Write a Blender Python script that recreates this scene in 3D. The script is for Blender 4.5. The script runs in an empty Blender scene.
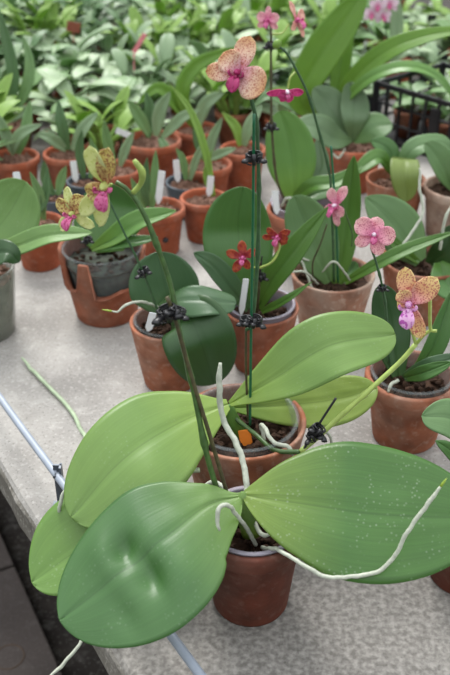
import bpy, math, random
from mathutils import Vector, Matrix, noise
C = bpy.context.scene.collection
V = Vector
random.seed(7)
# ---------------------------------------------------------------- camera frame
H, PITCH, F = 0.91, math.radians(32), 900.0
CAM = V((0, 0, H))
FW = V((0, math.cos(PITCH), -math.sin(PITCH)))
UP = V((0, math.sin(PITCH), math.cos(PITCH)))
RT = V((1, 0, 0))

def ray(px, py):
    return FW + RT * ((px - 225) / F) + UP * ((337.5 - py) / F)

def atY(px, py, Y):
    d = ray(px, py)
    return CAM + d * (Y / d.y)

def atZ(px, py, z):
    d = ray(px, py)
    return CAM + d * ((z - H) / d.z)

def depth(p):
    return (p - CAM).dot(FW)

# ---------------------------------------------------------------- materials
MATS = {}
def lin(c):
    return tuple((x / 255 / 12.92 if x / 255 <= .04045 else ((x / 255 + .055) / 1.055) ** 2.4) for x in c) + (1,)

def newmat(name):
    m = bpy.data.materials.new(name); m.use_nodes = True
    nt = m.node_tree; n = nt.nodes
    b = n['Principled BSDF']
    return m, nt, n, nt.links, b

def ramp(n, stops):
    r = n.new('ShaderNodeValToRGB')
    e = r.color_ramp.elements
    e[0].position, e[0].color = stops[0]
    e[1].position, e[1].color = stops[-1]
    for p, c in stops[1:-1]:
        x = e.new(p); x.color = c
    return r

def plain(name, col, rough=.5, spec=.5, metal=0, bump=0, scale=60, var=.15):
    if name in MATS: return MATS[name]
    m, nt, n, l, b = newmat(name)
    c = lin(col)
    tc = n.new('ShaderNodeTexCoord'); nz = n.new('ShaderNodeTexNoise')
    nz.inputs['Scale'].default_value = scale; nz.inputs['Detail'].default_value = 5
    l.new(tc.outputs['Object'], nz.inputs['Vector'])
    r = ramp(n, [(.3, tuple(x * (1 - var) for x in c[:3]) + (1,)), (.7, tuple(min(1, x * (1 + var)) for x in c[:3]) + (1,))])
    l.new(nz.outputs['Fac'], r.inputs['Fac']); l.new(r.outputs['Color'], b.inputs['Base Color'])
    b.inputs['Roughness'].default_value = rough
    b.inputs['Specular IOR Level'].default_value = spec
    b.inputs['Metallic'].default_value = metal
    if bump:
        bp = n.new('ShaderNodeBump'); bp.inputs['Strength'].default_value = bump; bp.inputs['Distance'].default_value = .002
        l.new(nz.outputs['Fac'], bp.inputs['Height']); l.new(bp.outputs['Normal'], b.inputs['Normal'])
    MATS[name] = m
    return m

def leafmat(name, col, base=None, rough=.38, spots=0, streak=.12, trans=.22, mid=.8, spec=.45):
    """green leaf: paler towards its base, darker thread along the midrib, fine lengthwise veins, dried water spots"""
    if name in MATS: return MATS[name]
    m, nt, n, l, b = newmat(name)
    k = (.98, .97, .84) if name.startswith('bg_') else (.9, .86, .62)
    c = tuple(a_ * b_ for a_, b_ in zip(lin(col), k)) + (1,)
    base = tuple(a_ * b_ for a_, b_ in zip(lin(base), k)) + (1,) if base else tuple(min(1, x * 1.15) for x in c[:3]) + (1,)
    uv = n.new('ShaderNodeUVMap'); sp = n.new('ShaderNodeSeparateXYZ'); l.new(uv.outputs['UV'], sp.inputs[0])
    r1 = ramp(n, [(0, base), (.45, c), (1, tuple(x * .97 for x in c[:3]) + (1,))])
    l.new(sp.outputs['X'], r1.inputs['Fac'])
    mp = n.new('ShaderNodeMapping'); mp.inputs['Scale'].default_value = (1.2, 26, 1); l.new(uv.outputs['UV'], mp.inputs['Vector'])
    nz = n.new('ShaderNodeTexNoise'); nz.inputs['Scale'].default_value = 1.6; nz.inputs['Detail'].default_value = 4
    l.new(mp.outputs[0], nz.inputs['Vector'])
    r2 = ramp(n, [(.3, (1 - streak,) * 3 + (1,)), (.7, (1, 1, 1, 1))]); l.new(nz.outputs['Fac'], r2.inputs['Fac'])
    mx = n.new('ShaderNodeMix'); mx.data_type = 'RGBA'; mx.blend_type = 'MULTIPLY'; mx.inputs[0].default_value = 1
    l.new(r1.outputs['Color'], mx.inputs[6]); l.new(r2.outputs['Color'], mx.inputs[7])
    # midrib thread
    a = n.new('ShaderNodeMath'); a.operation = 'SUBTRACT'; l.new(sp.outputs['Y'], a.inputs[0]); a.inputs[1].default_value = .5
    ab = n.new('ShaderNodeMath'); ab.operation = 'ABSOLUTE'; l.new(a.outputs[0], ab.inputs[0])
    r3 = ramp(n, [(0, (mid, mid, mid, 1)), (.012, (1, 1, 1, 1))]); l.new(ab.outputs[0], r3.inputs['Fac'])
    m2 = n.new('ShaderNodeMix'); m2.data_type = 'RGBA'; m2.blend_type = 'MULTIPLY'; m2.inputs[0].default_value = 1
    l.new(mx.outputs[2], m2.inputs[6]); l.new(r3.outputs['Color'], m2.inputs[7])
    # blotchy variation
    tc = n.new('ShaderNodeTexCoord'); n3 = n.new('ShaderNodeTexNoise'); n3.inputs['Scale'].default_value = 22; n3.inputs['Detail'].default_value = 3
    l.new(tc.outputs['Object'], n3.inputs['Vector'])
    r4 = ramp(n, [(.3, (.9, .93, .9, 1)), (.7, (1.0, 1.0, .96, 1))]); l.new(n3.outputs['Fac'], r4.inputs['Fac'])
    m3 = n.new('ShaderNodeMix'); m3.data_type = 'RGBA'; m3.blend_type = 'MULTIPLY'; m3.inputs[0].default_value = 1
    l.new(m2.outputs[2], m3.inputs[6]); l.new(r4.outputs['Color'], m3.inputs[7])
    out = m3.outputs[2]
    if spots:
        vo = n.new('ShaderNodeTexVoronoi'); vo.inputs['Scale'].default_value = 170; l.new(tc.outputs['Object'], vo.inputs['Vector'])
        r5 = ramp(n, [(.12, (1, 1, 1, 1)), (.3, (0, 0, 0, 1))]); l.new(vo.outputs['Distance'], r5.inputs['Fac'])
        n5 = n.new('ShaderNodeTexNoise'); n5.inputs['Scale'].default_value = 30; l.new(tc.outputs['Object'], n5.inputs['Vector'])
        r6 = ramp(n, [(.46, (0, 0, 0, 1)), (.66, (1, 1, 1, 1))]); l.new(n5.outputs['Fac'], r6.inputs['Fac'])
        mm = n.new('ShaderNodeMath'); mm.operation = 'MULTIPLY'; l.new(r5.outputs['Color'], mm.inputs[0]); l.new(r6.outputs['Color'], mm.inputs[1])
        m5 = n.new('ShaderNodeMath'); m5.operation = 'MULTIPLY'; l.new(mm.outputs[0], m5.inputs[0]); m5.inputs[1].default_value = spots
        m6 = n.new('ShaderNodeMix'); m6.data_type = 'RGBA'; l.new(m5.outputs[0], m6.inputs[0]); l.new(out, m6.inputs[6]); m6.inputs[7].default_value = lin((205, 215, 195))
        out = m6.outputs[2]
    l.new(out, b.inputs['Base Color'])
    b.inputs['Roughness'].default_value = rough; b.inputs['Specular IOR Level'].default_value = spec
    bp = n.new('ShaderNodeBump'); bp.inputs['Strength'].default_value = .25; bp.inputs['Distance'].default_value = .001
    l.new(nz.outputs['Fac'], bp.inputs['Height']); l.new(bp.outputs['Normal'], b.inputs['Normal'])
    tr = n.new('ShaderNodeBsdfTranslucent'); l.new(out, tr.inputs['Color'])
    ms = n.new('ShaderNodeMixShader'); ms.inputs[0].default_value = trans
    l.new(b.outputs[0], ms.inputs[1]); l.new(tr.outputs[0], ms.inputs[2])
    l.new(ms.outputs[0], n['Material Output'].inputs['Surface'])
    MATS[name] = m
    return m

def claymat(name, col, bloom=.3, stain=.4, rough=.85):
    """terracotta with chalky lime bloom and dark algae stains"""
    if name in MATS: return MATS[name]
    m, nt, n, l, b = newmat(name)
    c = lin(col)
    tc = n.new('ShaderNodeTexCoord')
    def nz(scale, det=6, off=0):
        x = n.new('ShaderNodeTexNoise'); x.inputs['Scale'].default_value = scale; x.inputs['Detail'].default_value = det
        mp = n.new('ShaderNodeMapping'); mp.inputs['Location'].default_value = (off, off, off)
        l.new(tc.outputs['Object'], mp.inputs[0]); l.new(mp.outputs[0], x.inputs['Vector']); return x
    a = nz(30)
    r = ramp(n, [(.3, tuple(x * .72 for x in c[:3]) + (1,)), (.7, tuple(min(1, x * 1.2) for x in c[:3]) + (1,))]); l.new(a.outputs['Fac'], r.inputs['Fac'])
    out = r.outputs['Color']
    for sc, off, amt, tint, lo, hi in ((14, 3, bloom, (190, 175, 160), .45, .72), (20, 9, stain, (62, 42, 34), .48, .75), (90, 5, bloom * .6, (200, 185, 170), .55, .7)):
        q = nz(sc, 8, off); rr = ramp(n, [(lo, (0, 0, 0, 1)), (hi, (amt,) * 3 + (1,))]); l.new(q.outputs['Fac'], rr.inputs['Fac'])
        mx = n.new('ShaderNodeMix'); mx.data_type = 'RGBA'; l.new(rr.outputs['Color'], mx.inputs[0]); l.new(out, mx.inputs[6]); mx.inputs[7].default_value = lin(tint)
        out = mx.outputs[2]
    l.new(out, b.inputs['Base Color']); b.inputs['Roughness'].default_value = rough; b.inputs['Specular IOR Level'].default_value = .25
    g = nz(160, 4); bp = n.new('ShaderNodeBump'); bp.inputs['Strength'].default_value = .35; bp.inputs['Distance'].default_value = .0015
    l.new(g.outputs['Fac'], bp.inputs['Height']); l.new(bp.outputs['Normal'], b.inputs['Normal'])
    MATS[name] = m
    return m

def plasticmat(name, col=(215, 220, 220), clear=.5, rough=.25):
    if name in MATS: return MATS[name]
    m, nt, n, l, b = newmat(name)
    tc = n.new('ShaderNodeTexCoord'); nz = n.new('ShaderNodeTexNoise'); nz.inputs['Scale'].default_value = 25; nz.inputs['Detail'].default_value = 5
    l.new(tc.outputs['Object'], nz.inputs['Vector'])
    c = lin(col); r = ramp(n, [(.35, tuple(x * .7 for x in c[:3]) + (1,)), (.65, c)])
    l.new(nz.outputs['Fac'], r.inputs['Fac']); l.new(r.outputs['Color'], b.inputs['Base Color']); b.inputs['Roughness'].default_value = rough
    t = n.new('ShaderNodeBsdfTransparent'); ms = n.new('ShaderNodeMixShader'); ms.inputs[0].default_value = clear
    l.new(b.outputs[0], ms.inputs[1]); l.new(t.outputs[0], ms.inputs[2]); l.new(ms.outputs[0], n['Material Output'].inputs['Surface'])
    MATS[name] = m
    return m

def petalmat(name, ground, spot, heart, amount=.5, scale=420, edge=None):
    """petal: pale ground, fine speckles, coloured towards the heart of the flower"""
    if name in MATS: return MATS[name]
    m, nt, n, l, b = newmat(name)
    uv = n.new('ShaderNodeUVMap'); sp = n.new('ShaderNodeSeparateXYZ'); l.new(uv.outputs['UV'], sp.inputs[0])
    g = lin(ground)
    r1 = ramp(n, [(0, lin(heart)), (.5, g), (1, lin(edge) if edge else g)]); l.new(sp.outputs['X'], r1.inputs['Fac'])
    tc = n.new('ShaderNodeTexCoord'); vo = n.new('ShaderNodeTexNoise'); vo.inputs['Scale'].default_value = scale; vo.inputs['Detail'].default_value = 2
    l.new(tc.outputs['Object'], vo.inputs['Vector'])
    r2 = ramp(n, [(.55 - amount * .1, (0, 0, 0, 1)), (.63 - amount * .1, (.85, .85, .85, 1))]); l.new(vo.outputs['Fac'], r2.inputs['Fac'])
    mx = n.new('ShaderNodeMix'); mx.data_type = 'RGBA'; l.new(r2.outputs['Color'], mx.inputs[0]); l.new(r1.outputs['Color'], mx.inputs[6]); mx.inputs[7].default_value = lin(spot)
    l.new(mx.outputs[2], b.inputs['Base Color']); b.inputs['Roughness'].default_value = .5
    tr = n.new('ShaderNodeBsdfTranslucent'); l.new(mx.outputs[2], tr.inputs['Color'])
    ms = n.new('ShaderNodeMixShader'); ms.inputs[0].default_value = .3
    l.new(b.outputs[0], ms.inputs[1]); l.new(tr.outputs[0], ms.inputs[2]); l.new(ms.outputs[0], n['Material Output'].inputs['Surface'])
    MATS[name] = m
    return m

def concretemat(name, col, dark, speck=1.0, dark_patch=0):
    m, nt, n, l, b = newmat(name)
    tc = n.new('ShaderNodeTexCoord')
    def nz(s, d=8):
        x = n.new('ShaderNodeTexNoise'); x.inputs['Scale'].default_value = s; x.inputs['Detail'].default_value = d; l.new(tc.outputs['Object'], x.inputs['Vector']); return x
    a = nz(5.5); r = ramp(n, [(.33, lin(dark)), (.62, lin(col))]); l.new(a.outputs['Fac'], r.inputs['Fac'])
    out = r.outputs['Color']
    for s, lo, hi, amt, tint in ((34, .54, .7, .3 * min(1, speck * 1.0), (196, 192, 186)), (150, .55, .68, .4 * speck, (205, 200, 194)), (240, .58, .68, .5 * speck, (72, 68, 64)), (11, .6, .7, .3 * min(1, speck * 2), (90, 86, 80))):
        q = nz(s); rr = ramp(n, [(lo, (0, 0, 0, 1)), (hi, (amt,) * 3 + (1,))]); l.new(q.outputs['Fac'], rr.inputs['Fac'])
        mx = n.new('ShaderNodeMix'); mx.data_type = 'RGBA'; l.new(rr.outputs['Color'], mx.inputs[0]); l.new(out, mx.inputs[6]); mx.inputs[7].default_value = lin(tint)
        out = mx.outputs[2]
    if dark_patch:
        # darker, finely mottled round patch at the front of the bench, ragged edge
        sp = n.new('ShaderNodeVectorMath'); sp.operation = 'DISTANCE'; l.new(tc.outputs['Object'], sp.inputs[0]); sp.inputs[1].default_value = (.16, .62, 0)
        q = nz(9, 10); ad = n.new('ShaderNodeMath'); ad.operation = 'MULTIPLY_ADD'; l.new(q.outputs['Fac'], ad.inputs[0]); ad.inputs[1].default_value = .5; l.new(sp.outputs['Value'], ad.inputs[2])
        rr = ramp(n, [(.52, (dark_patch,) * 3 + (1,)), (.72, (0, 0, 0, 1))]); l.new(ad.outputs[0], rr.inputs['Fac'])
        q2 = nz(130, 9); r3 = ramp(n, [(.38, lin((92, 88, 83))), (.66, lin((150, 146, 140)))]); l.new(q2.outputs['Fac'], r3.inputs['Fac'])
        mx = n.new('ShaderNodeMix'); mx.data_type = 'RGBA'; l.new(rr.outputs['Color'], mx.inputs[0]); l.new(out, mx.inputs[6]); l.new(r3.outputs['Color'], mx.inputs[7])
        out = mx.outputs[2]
    l.new(out, b.inputs['Base Color']); b.inputs['Roughness'].default_value = .85; b.inputs['Specular IOR Level'].default_value = .3
    q = nz(120); bp = n.new('ShaderNodeBump'); bp.inputs['Strength'].default_value = .5; bp.inputs['Distance'].default_value = .003
    l.new(q.outputs['Fac'], bp.inputs['Height']); l.new(bp.outputs['Normal'], b.inputs['Normal'])
    return m

# ---------------------------------------------------------------- mesh building
class MB:
    def __init__(s): s.v = []; s.f = []; s.uv = {}
    def add(s, vs, fs, uvs=None):
        o = len(s.v); s.v += [V(x) for x in vs]; s.f += [tuple(i + o for i in f) for f in fs]
        if uvs:
            for i, q in enumerate(uvs): s.uv[o + i] = q
    def grid(s, rows, uvs=None, closed=False):
        nu, nv = len(rows), len(rows[0]); vs = [p for r in rows for p in r]; fs = []
        for i in range(nu - 1):
            for j in range(nv if closed else nv - 1):
                k = (j + 1) % nv
                fs.append((i * nv + j, i * nv + k, (i + 1) * nv + k, (i + 1) * nv + j))
        s.add(vs, fs, [q for r in uvs for q in r] if uvs else None)
    def tube(s, pts, rad, n=8, cap=True, flat=1.0):
        rows = []; prev = None; N = len(pts)
        for i, p in enumerate(pts):
            t = (pts[min(i + 1, N - 1)] - pts[max(i - 1, 0)])
            t = t.normalized() if t.length > 1e-9 else V((0, 0, 1))
            a = prev if prev else (V((0, 0, 1)) if abs(t.z) < .9 else V((1, 0, 0)))
            x = (a - t * a.dot(t)); x = x.normalized() if x.length > 1e-6 else t.orthogonal().normalized()
            prev = x; y = t.cross(x)
            r = rad[i] if isinstance(rad, (list, tuple)) else rad
            rows.append([p + x * (math.cos(2 * math.pi * k / n) * r) + y * (math.sin(2 * math.pi * k / n) * r * flat) for k in range(n)])
        o = len(s.v); s.grid(rows, [[(i / max(1, N - 1), k / n) for k in range(n)] for i in range(N)], closed=True)
        if cap:
            s.f.append(tuple(o + k for k in range(n))[::-1]); s.f.append(tuple(o + (N - 1) * n + k for k in range(n)))
    def box(s, c, sx, sy, sz, rot=None):
        vs = []
        for x in (-1, 1):
            for y in (-1, 1):
                for z in (-1, 1):
                    p = V((x * sx / 2, y * sy / 2, z * sz / 2))
                    if rot: p = rot @ p
                    vs.append(V(c) + p)
        s.add(vs, [(0, 1, 3, 2), (4, 6, 7, 5), (0, 4, 5, 1), (2, 3, 7, 6), (0, 2, 6, 4), (1, 5, 7, 3)])
    def lathe(s, prof, c=V((0, 0, 0)), n=40, hf=None):
        rows = []
        for (r, z) in prof:
            rows.append([c + V((r * math.cos(2 * math.pi * k / n), r * math.sin(2 * math.pi * k / n), hf(z, 2 * math.pi * k / n, r) if hf else z)) for k in range(n)])
        s.grid(rows, closed=True)
    def ball(s, c, rx, ry, rz, rot=None, n=10, jit=0):
        rows = []
        for i in range(n // 2 + 2):
            th = math.pi * (i + .02) / (n // 2 + 1.04)
            row = []
            for k in range(n):
                ph = 2 * math.pi * k / n; j = 1 + random.uniform(-jit, jit)
                p = V((math.sin(th) * math.cos(ph) * rx, math.sin(th) * math.sin(ph) * ry, math.cos(th) * rz)) * j
                if rot: p = rot @ p
                row.append(V(c) + p)
            rows.append(row)
        o = len(s.v); s.grid(rows, closed=True)
        s.f.append(tuple(o + k for k in range(n))); s.f.append(tuple(o + (len(rows) - 1) * n + k for k in range(n))[::-1])
    def build(s, name, mat, parent=None, base=V((0, 0, 0)), smooth=True, solid=0, bevel=0):
        me = bpy.data.meshes.new(name)
        me.from_pydata([tuple(p - base) for p in s.v], [], s.f)
        me.materials.append(mat)
        if s.uv:
            ul = me.uv_layers.new(name='UVMap')
            for lp in me.loops: ul.data[lp.index].uv = s.uv.get(lp.vertex_index, (0, 0))
        if smooth: me.polygons.foreach_set('use_smooth', [True] * len(me.polygons))
        me.update()
        o = bpy.data.objects.new(name, me); C.objects.link(o)
        if parent is not None: o.parent = parent
        if solid:
            md = o.modifiers.new('thick', 'SOLIDIFY'); md.thickness = solid; md.offset = 0
        if bevel:
            md = o.modifiers.new('bev', 'BEVEL'); md.width = bevel; md.segments = 2
        return o

def crom(pts, n):
    """smooth curve through points"""
    P = [V(p) for p in pts]
    if len(P) == 2: return [P[0].lerp(P[1], i / (n - 1)) for i in range(n)]
    L = [0]
    for a, b in zip(P, P[1:]): L.append(L[-1] + (b - a).length)
    out = []
    for i in range(n):
        d = L[-1] * i / (n - 1); k = 0
        while k < len(P) - 2 and L[k + 1] < d: k += 1
        t = (d - L[k]) / max(1e-9, L[k + 1] - L[k])
        p1, p2 = P[k], P[k + 1]
        p0 = P[k - 1] if k > 0 else p1 * 2 - p2; p3 = P[k + 2] if k + 2 < len(P) else p2 * 2 - p1
        out.append(.5 * ((2 * p1) + (p2 - p0) * t + (2 * p0 - 5 * p1 + 4 * p2 - p3) * t * t + (3 * p1 - p0 - 3 * p2 + p3) * t ** 3))
    return out

def empty(name, loc, label, cat, group=None):
    o = bpy.data.objects.new(name, None); C.objects.link(o); o.location = loc; o.empty_display_size = .03
    o['label'] = label; o['category'] = cat
    if group: o['group'] = group
    return o

def tag(o, label=None, cat=None, group=None, kind=None):
    if label: o['label'] = label
    if cat: o['category'] = cat
    if group: o['group'] = group
    if kind: o['kind'] = kind
    return o

def wprof(t, c, b, tip, e=1.1):
    if t > c: return max(0, 1 - ((t - c) / (1 - c)) ** 2) ** tip
    return b + (1 - b) * math.sin(math.pi / 2 * t / c) ** e

CLAY = dict(
    wet=claymat('clay_wet', (104, 54, 40), .12, .6, .7), red=claymat('clay_red', (150, 88, 64), .18, .35), mid=claymat('clay_mid', (156, 96, 70), .35, .5),
    pale=claymat('clay_pale', (158, 116, 96), .75, .35), orange=claymat('clay_orange', (164, 88, 60), .2, .35), grey=claymat('clay_grey', (150, 122, 106), .7, .4))
SOIL = plain('bark', (58, 42, 32), .95, .2, bump=.6, scale=90, var=.5)
PEB = plain('pebble', (120, 92, 78), .9, .2, scale=200, var=.5)
CLEAR = plasticmat('clear_plastic', (170, 180, 182), .86); MILKY = plasticmat('milky_plastic', (178, 172, 184), .45, .35)
BLACK = plain('black_plastic', (28, 27, 30), .4)
DARKPOT = plain('slate_plastic', (62, 72, 80), .5)
WHITE = plain('label_white', (226, 228, 230), .45, var=.05)
STAKE = plain('green_stake', (24, 92, 58), .35); BROWNSTEM = plain('brown_spike', (72, 66, 40), .5, scale=120, var=.4)
GSTEM = plain('green_spike', (66, 94, 46), .4, scale=120, var=.35); YSTEM = plain('yellow_spike', (158, 178, 92), .4, scale=80, var=.15)
DSTEM = plain('dark_spike', (52, 84, 50), .45, scale=120, var=.3)
ROOT = plain('silver_root', (178, 182, 166), .6, .3, bump=.4, scale=180, var=.15)
GROOT = plain('green_root', (150, 172, 136), .6, .3, bump=.3, scale=120, var=.2)
RTIP = plain('root_tip', (150, 176, 60), .4)

class Plant:
    def __init__(s, name, base, label, cat='potted orchid', group=None):
        s.base = V(base); s.root = empty(name, s.base, label, cat, group)
    def part(s, mb, name, mat, parent=None, **k):
        return mb.build(name, mat, parent or s.root, s.base, **k)
    # --- pots
    def pot(s, r, h, mat, rb=.66, collar=True, hf=None, lip=.006, hole=False, name='terracotta_pot'):
        rb *= r; th = .006; m = MB()
        if collar:
            ch = h * .2
            prof = [(.001, 0), (rb * .96, 0), (rb, .004), (rb + (r - rb) * .8 - .003, h - ch - .003), (r - .0015, h - ch + .002), (r + .001, h - ch + .006), (r + .001, h - .003), (r - .001, h), (r - th, h), (r - th - .002, h - .004), (rb + (r - rb) * .75 - th, h - ch - .01), (rb - th, .008), (.001, .008)]
        else:
            prof = [(.001, 0), (rb * .96, 0), (rb, .004)] + [(rb + (r - rb) * q, h * q) for q in (.25, .5, .75, .9)] + [(r, h - .004), (r, h - .001), (r - .002, h), (r - th, h - .001), (r - th - .001, h - .006)] + [(rb + (r - rb) * q - th, h * q) for q in (.75, .5, .25)] + [(rb - th, .008), (.001, .008)]
        m.lathe(prof, s.base, 56 if hf else 40, hf)
        s.r, s.h = r, h
        p = s.part(m, name, mat)
        if hole:
            d = MB(); a = math.radians(-70); q = V((math.cos(a), math.sin(a), 0)); rr = rb + (r - rb) * .45
            d.ball(s.base + q * (rr - .001) + V((0, 0, h * .45)), .007, .007, .006); s.part(d, 'drainage_hole', BLACK, p)
            
        return p
    def cup(s, r, h, z0, mat, ridges=True, name='plastic_pot', lipw=.004):
        m = MB(); prof = []; n = 14
        for i in range(n + 1):
            q = i / n; rr = r * (.72 + .28 * q) + (.0012 if ridges and i % 2 else 0)
            prof.append((rr, z0 + h * q))
        prof += [(r + lipw, z0 + h), (r + lipw, z0 + h + .002), (r - .0015, z0 + h + .002)]
        for i in range(n, -1, -1):
            q = i / n; prof.append((r * (.72 + .28 * q) - .0018 + (.0012 if ridges and i % 2 else 0), z0 + h * q))
        m.lathe([(.001, z0)] + prof + [(.001, z0 + .002)], s.base, 36)
        return s.part(m, name, mat)
    def soil(s, r, z, mat=None, n=70, size=.009, name='potting_bark', roots=0):
        m = MB(); b = s.base
        rows = [[b + V((r * q * math.cos(k * math.pi / 12), r * q * math.sin(k * math.pi / 12), z - .004 + .003 * math.sin(k * 3 + q * 9))) for k in range(24)] for q in (.02, .35, .7, 1)]
        m.grid(rows, closed=True)
        for i in range(n):
            a = random.uniform(0, 6.28); q = math.sqrt(random.random()) * (r - size * .7)
            rt = Matrix.Rotation(random.uniform(0, 3), 3, 'X') @ Matrix.Rotation(random.uniform(0, 3), 3, 'Z')
            e = size * random.uniform(.5, 1)
            m.ball(b + V((q * math.cos(a), q * math.sin(a), z + random.uniform(-.002, .004))), e, e * .7, e * .45, rt, 6, .2)
        o = s.part(m, name, mat or SOIL, smooth=False); o['kind'] = 'stuff'; return o
    # --- green parts
    def leaf(s, pts, wl, wr, mat, S=.6, T=0, c=.55, b=.16, tip=.5, fold=.12, droop=0, dents=(), wav=0, nu=30, nv=14, thick=.0016, name='leaf', e=1.1):
        P = crom([atY(*p) if len(p) == 3 and not isinstance(p, V) else p for p in pts], 60)
        RTs, UPs = RT + FW * T, UP + FW * S
        whole = P[-1] - P[0]; rows = []; uvs = []
        for i in range(nu + 1):
            t = .5 * (1 - math.cos(math.pi * (i / nu))) if i > nu / 2 else .5 * (1 - math.cos(math.pi * (i / nu)))
            x = t * 59; k = min(58, int(x)); m = P[k].lerp(P[k + 1], x - k)
            tg = (P[min(59, k + 3)] - P[max(0, k - 3)]).normalized() * .75 + whole.normalized() * .25
            a, bb = tg.dot(RT), tg.dot(UP); q = math.hypot(a, bb); a /= q; bb /= q
            L = RTs * (-bb) + UPs * a
            D = depth(m); ww = [wprof(t, c, b, tip, q_) for q_ in (e if isinstance(e, tuple) else (e, e))]
            Nn = tg.cross(L).normalized()
            if Nn.dot(CAM - m) < 0: Nn = -Nn
            row = []; ur = []
            for j in range(nv + 1):
                v = -1 + 2 * j / nv; w = ww[0] if v > 0 else ww[1]
                hw = (wl if v > 0 else wr) * D / F * w
                p = m + L * (v * hw)
                z = (fold * abs(v) ** 1.3 - droop * v * v * 1.0) * hw + .002 * math.exp(-(v / .06) ** 2) * -1
                if wav: z += wav * math.sin(t * 11 + (2 if v > 0 else 0)) * abs(v) ** 2 * hw
                for (du, dv, amp, ru, rv) in dents: z -= amp * math.exp(-((t - du) / ru) ** 2 - ((v - dv) / rv) ** 2)
                z += .0012 * noise.noise(V((m.x * 30 + v * 1.5, m.y * 30 + v, t * 4)))
                row.append(p + Nn * z); ur.append((t, (v + 1) / 2))
            rows.append(row); uvs.append(ur)
        mb = MB(); mb.grid(rows, uvs)
        return s.part(mb, name, mat, solid=thick)
    def stem(s, pts, r0, r1, mat, name='flower_spike', nodes=(), parent=None, n=36):
        P = crom([p if isinstance(p, V) else atY(*p) for p in pts], n)
        rad = [r0 + (r1 - r0) * i / (n - 1) for i in range(n)]
        for q in nodes:
            k = int(q * (n - 1)); rad[k] *= 1.45
            if k + 1 < n: rad[k + 1] *= 1.2
        mb = MB(); mb.tube(P, rad, 8)
        return s.part(mb, name, mat, parent)
    def aroot(s, pts, r, mat=None, tipc=True, n=50, name='aerial_root'):
        P = crom([p if isinstance(p, V) else atY(*p) for p in pts], n)
        P = [p + V((noise.noise(p * 90), noise.noise(p * 90 + V((5, 5, 5))), noise.noise(p * 90 + V((9, 1, 2))))) * .0015 for p in P]
        rad = [r * (1 + .12 * noise.noise(p * 200)) * (1 if i < n - 5 else .95 - .1 * (i - n + 5)) for i, p in enumerate(P)]
        mb = MB(); mb.tube(P, rad, 8); o = s.part(mb, name, mat or ROOT)
        if tipc:
            t = MB(); t.tube([P[-1] + (P[-1] - P[-3]) * k * .6 for k in range(4)], [r * .6, r * .62, r * .5, r * .15], 8); tp = s.part(t, 'root_tip', RTIP, o)
        return o
    def clip(s, c, size=.011, ax=V((0, 0, 1)), name='stake_clip'):
        """black sprung claw clip: toothed jaws curling round spike and stake, two finger tabs"""
        m = MB(); ax = ax.normalized(); x = V((1, 0, 0)); x = (x - ax * x.dot(ax)).normalized(); y = ax.cross(x)
        for sd in (-1, 1):
            for k in (-1.2, -.4, .4, 1.2):
                pts = []
                for i in range(9):
                    a = math.radians(-70 + i * 28)
                    pts.append(c + ax * (k * size * .42 + sd * size * .1) + x * (sd * math.cos(a) * size * .75 + sd * size * .05) + y * (math.sin(a) * size * .62))
                m.tube(pts, size * .1, 6)
            m.tube([c + x * (sd * size * .8) + ax * (-size * .55), c + x * (sd * size * .8) + ax * (size * .55)], size * .17, 6)
            m.tube([c + x * sd * size * .5 - y * size * .5, c + x * sd * size * 1.0 - y * size * .9, c + x * sd * size * 1.1 - y * size * 1.3], size * .2, 6, flat=2)
        m.tube([c - y * size * .6 - ax * size * .6, c - y * size * .6 + ax * size * .6], size * .24, 8)
        return s.part(m, name, BLACK)
    def label(s, p0, p1, w=.011, mat=None, name='plant_label', parent=None):
        """flat plastic name stick from p0 (foot) to p1 (top)"""
        a, b = atY(*p0), atY(*p1); m = MB(); t = (b - a).normalized(); x = (RT - t * RT.dot(t)).normalized(); y = t.cross(x)
        vs = []
        for d in (-.0006, .0006):
            for (u, hw) in ((0, .15), (.18, .5), (.97, .5), (1, .42)):
                q = a.lerp(b, u); vs += [q - x * w * hw + y * d, q + x * w * hw + y * d]
        fs = []
        for k in range(3):
            i = k * 2; fs += [(i, i + 1, i + 3, i + 2), (8 + i, 8 + i + 2, 8 + i + 3, 8 + i + 1), (i, i + 2, i + 10, i + 8), (i + 1, i + 9, i + 11, i + 3)]
        fs += [(0, 8, 9, 1), (6, 7, 15, 14)]
        m.add(vs, fs); return s.part(m, name, mat or WHITE, smooth=False)
    # --- flowers
    def flower(s, c, n, up, size, petal, lipm, parts=None, sepal=None, colm=None, lip_size=1, name='flower', cup=.25, back=None):
        """five tepals, three-lobed lip and column; parts = {which: (angle deg, length, width, lean)}"""
        c = c if isinstance(c, V) else atY(*c); n = n.normalized(); y = (up - n * up.dot(n)).normalized(); x = y.cross(n)
        root = None
        std = dict(sepal=[(90, 1, .5, 0), (215, 1, .5, 0), (325, 1, .5, 0)], petal=[(160, .95, .78, 0), (20, .95, .78, 0)])
        parts = parts or std
        # column first: it is the part that carries the tepals as sub-parts
        m = MB(); m.ball(c + n * size * .12, size * .11, size * .11, size * .16, n.to_track_quat('Z', 'Y').to_matrix(), 10)
        m.ball(c + n * size * .0, size * .1, size * .1, size * .1, None, 8)
        root = s.part(m, name, colm or lipm)
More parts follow.
